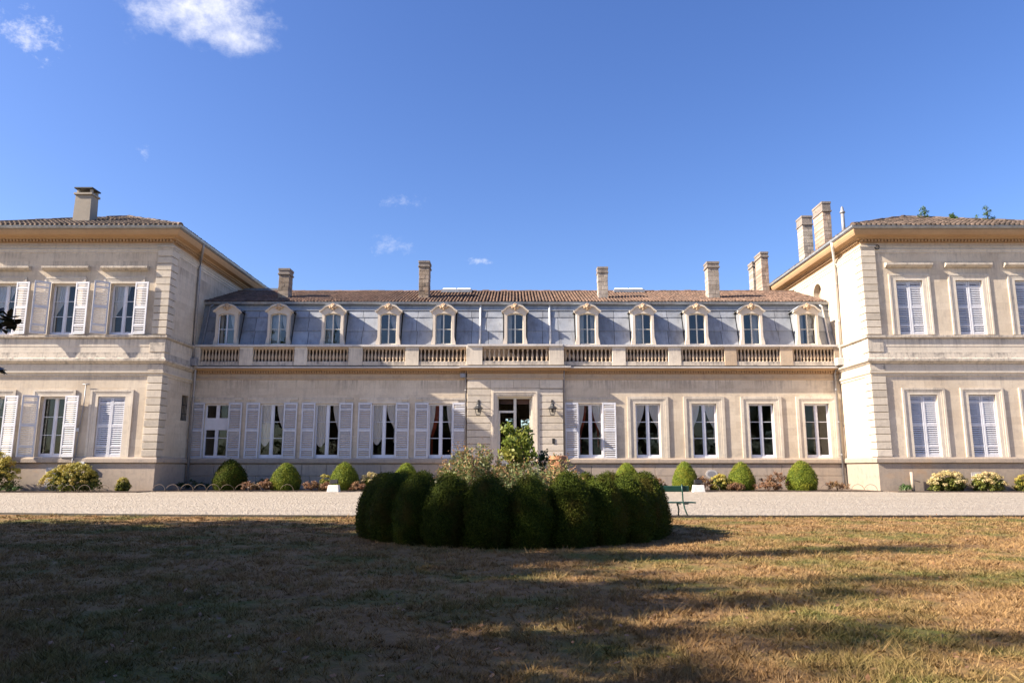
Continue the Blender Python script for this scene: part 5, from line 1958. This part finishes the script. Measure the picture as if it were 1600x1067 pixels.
hydrangea('large yellowing hydrangea under the left wing, cut off by the picture edge', -27.1, 38.2, 3.6, 2.1, 260, 0.12, dep=1.3)
hydrangea('broad hydrangea full of fading yellow heads under the closed shutters of the left wing', -22.55, 38.3, 2.9, 1.45, 230, 0.115, dep=1.2, skew=-0.3)
hydrangea('small round hydrangea by the corner of the left wing', -20.1, 38.4, 0.75, 0.70, 40, 0.08, dep=0.6)
hydrangea('pale pink-tinged hydrangea under the first closed shutters of the right wing', 22.5, 38.7, 2.1, 1.05, 80, 0.12, 'hydr_pale', 0.8)
hydrangea('pale hydrangea between the two closed windows of the right wing', 24.6, 38.7, 1.9, 1.00, 70, 0.12, 'hydr_pale', 0.8)
hydrangea('yellow hydrangea under the second closed window of the right wing', 26.6, 38.8, 1.2, 0.85, 44, 0.10, 'hydr_flower', 0.7)
hydrangea('white low hydrangea at the far end of the right wing bed', 28.0, 38.8, 1.5, 0.70, 46, 0.10, 'hydr_pale', 0.7)
hydrangea('yellow hydrangea between two bright box domes in the right bed', 11.05, 40.0, 1.25, 0.85, 44, 0.11, 'hydr_flower', 0.8)
hydrangea('pinkish hydrangea at the left edge of the ring hedge, by the house wall', -7.7, 40.2, 1.3, 0.95, 44, 0.11, 'hydr_pale', 0.8)
hydrangea('small yellow hydrangea between two clipped domes of the left bed', -10.1, 40.1, 0.8, 0.85, 14, 0.10, 'hydr_flower', 0.6)


def dry_plant(label, x, y, w, h, mat='dry_leaf', n=40, leaf=0.085):
    bl = []
    for _ in range(n):
        a, t = random.uniform(0, 6.28), math.sqrt(random.uniform(0, 1))
        bl.append((w * 0.45 * t * math.cos(a), 0.3 * t * math.sin(a), h * random.uniform(0.3, 0.95) * (1 - 0.4 * t), 0.13, 0.13, 0.10))
    plant('bedding_plant', label, 'plant', (x, y, 0.04), [
        ('foliage', blob_leaves('foliage', M[mat], bl, 34, leaf, 0.6, 0.5, 1.2)),
        ('stem', stems(MB(), 0, 0, 10, h * 0.8, w * 0.4, 0.006).mesh('stem', M['dry_leaf']))], 'low plants in the house beds')


for a in (('low reddish brown plant in front of the dark box dome, on its right', -14.0, 39.6, 1.0, 0.55),
          ('low brown plant left of the middle dome of the left bed', -13.2, 39.7, 1.0, 0.62),
          ('low brown plant right of the middle dome of the left bed', -10.75, 39.6, 1.0, 0.6),
          ('second low brown plant before the dome with the floodlight', -9.9, 39.55, 0.9, 0.45),
          ('low brown plant right of the white floodlight in the left bed', -8.3, 39.6, 0.9, 0.5),
          ('reddish dry plant right of the green bench', 10.15, 39.9, 1.2, 0.95),
          ('dry plant between the yellow hydrangea and the middle dome of the right bed', 11.75, 39.55, 0.9, 0.5),
          ('dry plant hiding the foot of the ring hedge in the right bed', 7.55, 40.1, 1.3, 0.85),
          ('tall pinkish dry plant between the last two domes of the right bed', 13.95, 40.0, 1.6, 1.15),
          ('spreading brown plant in front of the pinkish dry plant', 13.4, 39.5, 1.6, 0.55)):
    dry_plant(*a)
for a in (('dark low plant in the corner of the left wing', -17.6, 41.2, 2.2, 0.6, 'dark_leaf', 30),
          ('dark low plant along the wall between the first two domes', -13.6, 41.2, 1.6, 0.75, 'dark_leaf', 26),
          ('dark low plant in the corner of the right wing', 17.2, 39.8, 1.3, 0.65, 'dry_leaf', 24),
          ('small green weed by the standpipe', 20.35, 38.8, 0.7, 0.45, 'weed', 14),
          ('low green leaves under the big left hydrangea', -25.6, 38.0, 1.4, 0.35, 'weed', 16)):
    dry_plant(*a)

# wire hoops along the bed edges
def hoops(label, spots, y):
    t = thing('hoop_edging', label, 'edging', (spots[0], y, 0))
    arc = [(0.34 * math.cos(q), 0, 0.05 + 0.34 * math.sin(q)) for q in np.linspace(0, math.pi, 13)]
    me = MB().tube([(0.34, 0, -0.05)] + arc + [(-0.34, 0, -0.05)], 0.012, 5).mesh('hoop', M['rust'], smooth=True)
    for x in spots:
        o = place('hoop', me, t, (x, y + random.gauss(0, 0.03), 0), random.gauss(0, 0.06))
        o.rotation_euler.x = random.gauss(0, 0.12)


hoops('low wire hoops edging the left bed of the middle block', [-18.55, -17.85, -17.1, -16.4, -15.7, -14.95, -14.2, -13.5, -11.85], 38.98)
hoops('low wire hoops before the hydrangeas of the left wing', [-23.2, -22.4, -21.6, -20.7], 37.55)
hoops('low wire hoops edging the right bed of the middle block', [10.4, 13.0, 16.3, 17.9, 18.6], 38.98)

# floodlights on white blocks
def floodlight(x, y, label):
    t = thing('floodlight', label, 'floodlight', (x, y, 0), 'floodlights before the house beds')
    m = MB()
    m.add([(x - .31, y - .22, 0), (x + .31, y - .22, 0), (x + .31, y + .22, 0), (x - .31, y + .22, 0), (x - .26, y - .18, .36), (x + .26, y - .18, .36), (x + .26, y + .18, .36), (x - .26, y + .18, .36)],
          [(0, 3, 2, 1), (4, 5, 6, 7), (0, 1, 5, 4), (1, 2, 6, 5), (2, 3, 7, 6), (3, 0, 4, 7)])
    m.build('base', M['concrete'], t, bevel=0.015)
    m = MB()
    m.prism_x([(y - 0.10, 0.44), (y + 0.10, 0.42), (y + 0.14, 0.60), (y - 0.06, 0.64)], x - 0.2, x + 0.2)
    m.tube([(x - 0.22, y, 0.36), (x - 0.22, y, 0.52)], 0.02, 5)
    m.tube([(x + 0.22, y, 0.36), (x + 0.22, y, 0.52)], 0.02, 5)
    m.build('lamp_housing', M['iron'], t, bevel=0.01)


floodlight(-9.35, 38.75, 'black floodlight on a white block in front of a left bed dome')
floodlight(9.55, 38.75, 'black floodlight on a white block behind the end of the green bench')

# ------------------------------------------------------------------ garden bench
bn = thing('garden_bench', 'dark green slatted garden bench on the gravel, half hidden by the ring hedge', 'bench', (3.4, 19.25, 0))
BX0, BX1 = 2.35, 4.50
MB().box(BX0, BX1 - 0.02, 19.17, 19.20, 0.615, 0.765).build('back_slat', M['bench'], bn, bevel=0.012)
for i in range(3):
    MB().box(BX0 - 0.1, BX1 + 0.16, 19.20 + i * 0.12, 19.30 + i * 0.12, 0.325, 0.355).build('seat_slat', M['bench'], bn, bevel=0.008)
for x in (BX0 + 0.25, BX1 - 0.2):
    m = MB()
    m.tube([(x, 19.16, 0.80), (x + 0.01, 19.17, 0.6), (x + 0.02, 19.19, 0.4), (x + 0.05, 19.16, 0.2), (x + 0.11, 19.08, 0.0)], 0.018, 6)
    m.tube([(x - 0.05, 19.20, 0.31), (x - 0.04, 19.5, 0.31)], 0.018, 6)
    m.tube([(x - 0.06, 19.5, 0.31), (x - 0.02, 19.53, 0.16), (x - 0.03, 19.56, 0.0)], 0.022, 6)
    m.tube([(x + 0.02, 19.18, 0.31), (x + 0.16, 19.2, 0.31)], 0.016, 6)
    m.build('leg', M['bench'], bn, smooth=True)


# ------------------------------------------------------------------ trees
def tree_crown(name, seed, R, H, n_clump, per, leaf, mat):
    g = random.Random(seed)
    bl = []
    for _ in range(n_clump):
        d = unit(1)[0]
        r = g.uniform(0.35, 1.0)
        bl.append((d[0] * R * r, d[1] * R * r, H * 0.62 + d[2] * H * 0.36 * r, R * g.uniform(0.16, 0.30), R * g.uniform(0.16, 0.30), R * g.uniform(0.12, 0.24)))
    return blob_leaves(name, mat, bl, per, leaf, 0.55, 0.6, 1.2)


def trunk_mesh(H, R, r):
    mb = MB()
    mb.tube([(0, 0, -0.1), (0.05, 0.05, H * 0.25), (-0.05, 0.1, H * 0.5), (0.1, 0, H * 0.78)], [r, r * 0.8, r * 0.6, r * 0.2], 8)
    for i in range(7):
        a = i * 2.4
        z = H * (0.25 + 0.07 * i)
        mb.tube([(0, 0.05, z), (R * 0.4 * math.cos(a), R * 0.4 * math.sin(a), z + H * 0.12), (R * 0.75 * math.cos(a), R * 0.75 * math.sin(a), z + H * 0.2)], [r * 0.4, r * 0.25, r * 0.08], 6)
    return mb.mesh('trunk', M['bark'], smooth=True)


CR = [tree_crown('crown', 1, 4.0, 13.0, 105, 115, 0.36, M['tree_leaf']), tree_crown('crown', 2, 4.0, 13.0, 78, 100, 0.34, M['tree_leaf'])]
TM = trunk_mesh(13.0, 4.0, 0.35)


def tree(x, y, sx, sz, k, label):
    t = thing('garden_tree', label, 'tree', (x, y, 0), 'tall trees round the lawn outside the picture')
    for me, n in ((CR[k], 'crown'), (TM, 'trunk')):
        o = place(n, me, t, (x, y, 0), random.uniform(0, 6.28))
        o.scale = (sx, sx, sz)


for (x, y, sx, sz, k) in ((-20.5, 10.3, 1.05, 1.02, 0), (-24.0, 6.0, 1.2, 1.25, 1), (-17.5, 8.2, 0.9, 0.88, 0), (-20.5, 1.5, 1.0, 1.05, 1), (-27, 8.7, 1.1, 1.25, 1), (-15.5, 4.8, 0.8, 0.78, 1), (-11.5, 1.0, 0.8, 0.55, 0), (-13.5, 7.8, 0.55, 0.8, 0),
                          (-22.0, 5.8, 0.34, 1.50, 1), (-21.0, 2.6, 0.30, 1.36, 0), (-23.5, -0.4, 0.34, 1.45, 1), (-9.2, 2.6, 0.6, 0.52, 0), (-10.8, 5.6, 0.6, 0.55, 0), (-7.6, -0.6, 0.6, 0.5, 0)):  # last three: unseen, added to block sky light and darken the foreground
    tree(x, y, sx, sz, k, 'tall unseen leafy tree left of the lawn that shades the grass')
for (x, y, sx, sz, k) in ((-4.5, -5.2, 1.05, 1.0, 0), (4.0, -5.8, 1.05, 1.05, 1), (-0.5, -9.5, 1.2, 1.2, 0), (-12, -22, 1.3, 1.0, 1), (-2, -26, 1.4, 1.1, 0), (9, -24, 1.4, 1.0, 1), (20, -24, 1.4, 1.05, 0), (32, -20, 1.4, 1.0, 1), (-24, -20, 1.4, 1.1, 0)):  # first three: unseen canopy added near the camera to cut sky light
    tree(x, y, sx, sz, k, 'tall unseen leafy tree behind the lawn, for window reflections and sky shade')
for (x, y, sx, sz, k) in ((-3, 72, 1.3, 0.8, 1), (6, 75, 1.3, 0.8, 0)):
    tree(x, y, sx, sz, k, 'leafy tree behind the house, glimpsed through the hall')

bl = []
for i in range(120):
    x = -75 + 150 * (i + random.uniform(0, 1)) / 120
    bl.append((x, -36 + random.uniform(-4, 3), random.uniform(0.8, 4.5), 2.6, 2.2, 2.2))
tag(link('unseen_woodland', blob_leaves('unseen_woodland', M['tree_leaf'], bl, 110, 0.7, 0.6, 0.7, 1.2)), kind='stuff')  # leaf mass added out of view, hides bright horizon from window reflections

# magnolia whose twigs reach into the left edge
t = thing('magnolia_tree', 'magnolia with large dark reddish leaves reaching in at the left edge', 'tree', (-6.6, 5.2, 0))
WH = [(-3.86, 5.5, 2.33, 7), (-3.83, 5.52, 2.28, 6), (-3.91, 5.5, 2.25, 7), (-3.95, 5.5, 2.36, 6), (-3.92, 5.5, 1.93, 6), (-3.98, 5.5, 1.90, 5), (-3.93, 5.45, 1.74, 5), (-4.01, 5.5, 1.70, 6), (-4.08, 5.5, 2.2, 6)]
P, Nn = [], []
V, F, T = [], [], []


def big_leaf(c, d, l, wd):
    d = d.normalized()
    sd_ = d.cross(Vector((random.gauss(0, .3), random.gauss(0, .3), 1))).normalized()
    up = sd_.cross(d)
    n0 = len(V)
    for (a, b, u) in ((0, 0, 0), (0.3, 0.42, 0.05), (0.65, 0.5, 0.03), (1.0, 0.0, -0.12), (0.65, -0.5, 0.03), (0.3, -0.42, 0.05)):
        V.append(tuple(c + d * (l * a) + sd_ * (wd * b) + up * (l * u)))
    F.extend([(n0, n0 + 1, n0 + 2, n0 + 3), (n0, n0 + 3, n0 + 4, n0 + 5)])
    T.extend([random.uniform(0, 1)] * 6)


for (x, y, z, n) in WH:
    for _ in range(n):
        d = Vector((random.gauss(0, 1), random.gauss(0, 1), random.gauss(0.3, 0.6)))
        big_leaf(Vector((x, y, z)), d, random.uniform(0.08, 0.12), random.uniform(0.04, 0.055))
for _ in range(330):
    d = unit(1)[0]
    r = random.uniform(0.55, 1) ** 0.5
    c = Vector((-6.9 + d[0] * 1.75 * r, 5.0 + d[1] * 1.6 * r, 3.3 + d[2] * 2.1 * r))
    if c.x > -0.78 * (c.y * 0.985 + 0.17 * (c.z - 1.2)) - 0.25:
        continue
    for _ in range(9):
        big_leaf(c, Vector((random.gauss(d[0], 0.8), random.gauss(d[1], 0.8), random.gauss(0.4, 0.6))), random.uniform(0.13, 0.2), random.uniform(0.06, 0.08))
place('crown', raw_mesh('crown', V, F, 4, M['magnolia'], T), t, (0, 0, 0)).location = -WLOC[t]
m = MB()
m.tube([(-6.6, 5.2, -0.05), (-6.65, 5.2, 1.4), (-6.7, 5.1, 3.0), (-6.8, 5.0, 4.8)], [0.16, 0.13, 0.09, 0.03], 8)
for (x, y, z, n) in WH:
    m.tube([(-6.66, 5.15, z - 0.5), (-5.4, 5.3, z - 0.15), (x, y, z)], [0.03, 0.018, 0.006], 5)
m.build('trunk', M['bark'], t, smooth=True)

# weeds on the right roof
for (x, y, z, h, lab) in ((25.6, 43.7, 16.55, 0.75, 'thin upright weed on the roof of the right wing, nearer its peak'), (28.1, 41.6, 15.55, 0.9, 'bushier weed on the roof edge of the right wing, farther right'), (26.7, 42.7, 16.1, 0.35, 'tiny weed on the right wing roof between two larger ones')):
    bl = [(random.gauss(0, 0.24 * h), random.gauss(0, 0.1), h * random.uniform(0.1, 1.0), 0.13, 0.10, 0.15) for _ in range(16)]
    t = thing('roof_weed', lab, 'weed', (x, y, z), 'weeds on the roof of the right wing')
    place('foliage', blob_leaves('foliage', M['weed'], bl, 26, 0.12, 0.6, 0.3, 1.2), t, (x, y, z))
    place('stem', stems(MB(), 0, 0, 6, h, 0.12, 0.006).mesh('stem', M['bark']), t, (x, y, z))

# ------------------------------------------------------------------ grass
def grass():
    nt = 62000
    per = 8
    # tufts thin out with distance: depth is sampled log-uniformly between 3.2 and 19.5 m
    y = 3.2 * (19.6 / 3.2) ** (rng.uniform(0, 1, nt) ** 0.84)
    x = rng.uniform(-1, 1, nt) * (0.80 * y + 1.0)
    clump = np.sin(x * 3.1 + np.sin(y * 2.3) * 2) * np.sin(y * 2.7 + np.sin(x * 1.9) * 2)
    keep = rng.uniform(0, 1, nt) < 0.66 + 0.34 * clump
    ey = np.array([edge_y(v) for v in x]) - 0.03 + np.abs(rng.normal(0, 0.09, nt)) * (rng.uniform(0, 1, nt) > 0.6)
    keep &= y < ey
    keep &= ~(((x - RC[0]) ** 2 + (y - RC[1]) ** 2) < 2.2 ** 2)
    x, y, clump = x[keep], y[keep], clump[keep]
    nt = len(x)
    big = rng.uniform(0, 1, nt)
    th = 0.028 + 0.026 * big ** 2 + 0.010 * clump
    th[big > 0.985] *= 2.0
    tr = 0.012 + 0.0035 * y                                  # tuft radius grows where tufts are sparse
    tl = rng.normal(0, 0.55, (nt, 2))
    tt = rng.uniform(0, 1, nt)
    i = np.repeat(np.arange(nt), per)
    n = len(i)
    ang, rad = rng.uniform(0, 2 * np.pi, n), np.sqrt(rng.uniform(0, 1, n))
    bx, by = x[i] + np.cos(ang) * rad * tr[i], y[i] + np.sin(ang) * rad * tr[i]
    h = th[i] * rng.uniform(0.55, 1.2, n)
    a = rng.uniform(0, 2 * np.pi, n)
    wd = (0.0016 + 0.00034 * y[i]) * rng.uniform(0.7, 1.4, n)
    lean = (tl[i] + np.stack([np.cos(ang), np.sin(ang)], 1) * 0.6 + rng.normal(0, 0.45, (n, 2))) * h[:, None]
    base = np.stack([bx, by, np.zeros(n)], 1)
    side = np.stack([np.cos(a), np.sin(a), np.zeros(n)], 1) * wd[:, None]
    tip = base + np.stack([lean[:, 0], lean[:, 1], h], 1)
    V = np.stack([base - side, base + side, tip], 1).reshape(-1, 3)
    F = np.arange(3 * n).reshape(-1, 3)
    tint = np.repeat(np.clip(tt[i] + rng.normal(0, 0.15, n), 0, 1), 3)
    o = link('grass', raw_mesh('grass', V, F, 3, M['blade'], tint))
    tag(o, kind='stuff')


grass()


def fallen_leaves():
    n = 900
    y = 4 * (20 / 4) ** rng.uniform(0, 1, n)
    x = rng.uniform(-1, 1, n) * (0.8 * y + 1)
    P = np.stack([x, y, rng.uniform(0.015, 0.04, n)], 1)
    ok = ((x - RC[0]) ** 2 + (y - RC[1]) ** 2) > 3.1 ** 2
    P = P[ok]
    V, F = leaf_cloud(P, np.tile([0, 0, 1.0], (len(P), 1)), 0.05, 0.6, jitter=0.35)
    o = link('fallen_leaves', raw_mesh('fallen_leaves', V, F, 4, M['dry_leaf'], np.repeat(rng.uniform(0, 1, len(P)), 4)))
    tag(o, kind='stuff')


fallen_leaves()
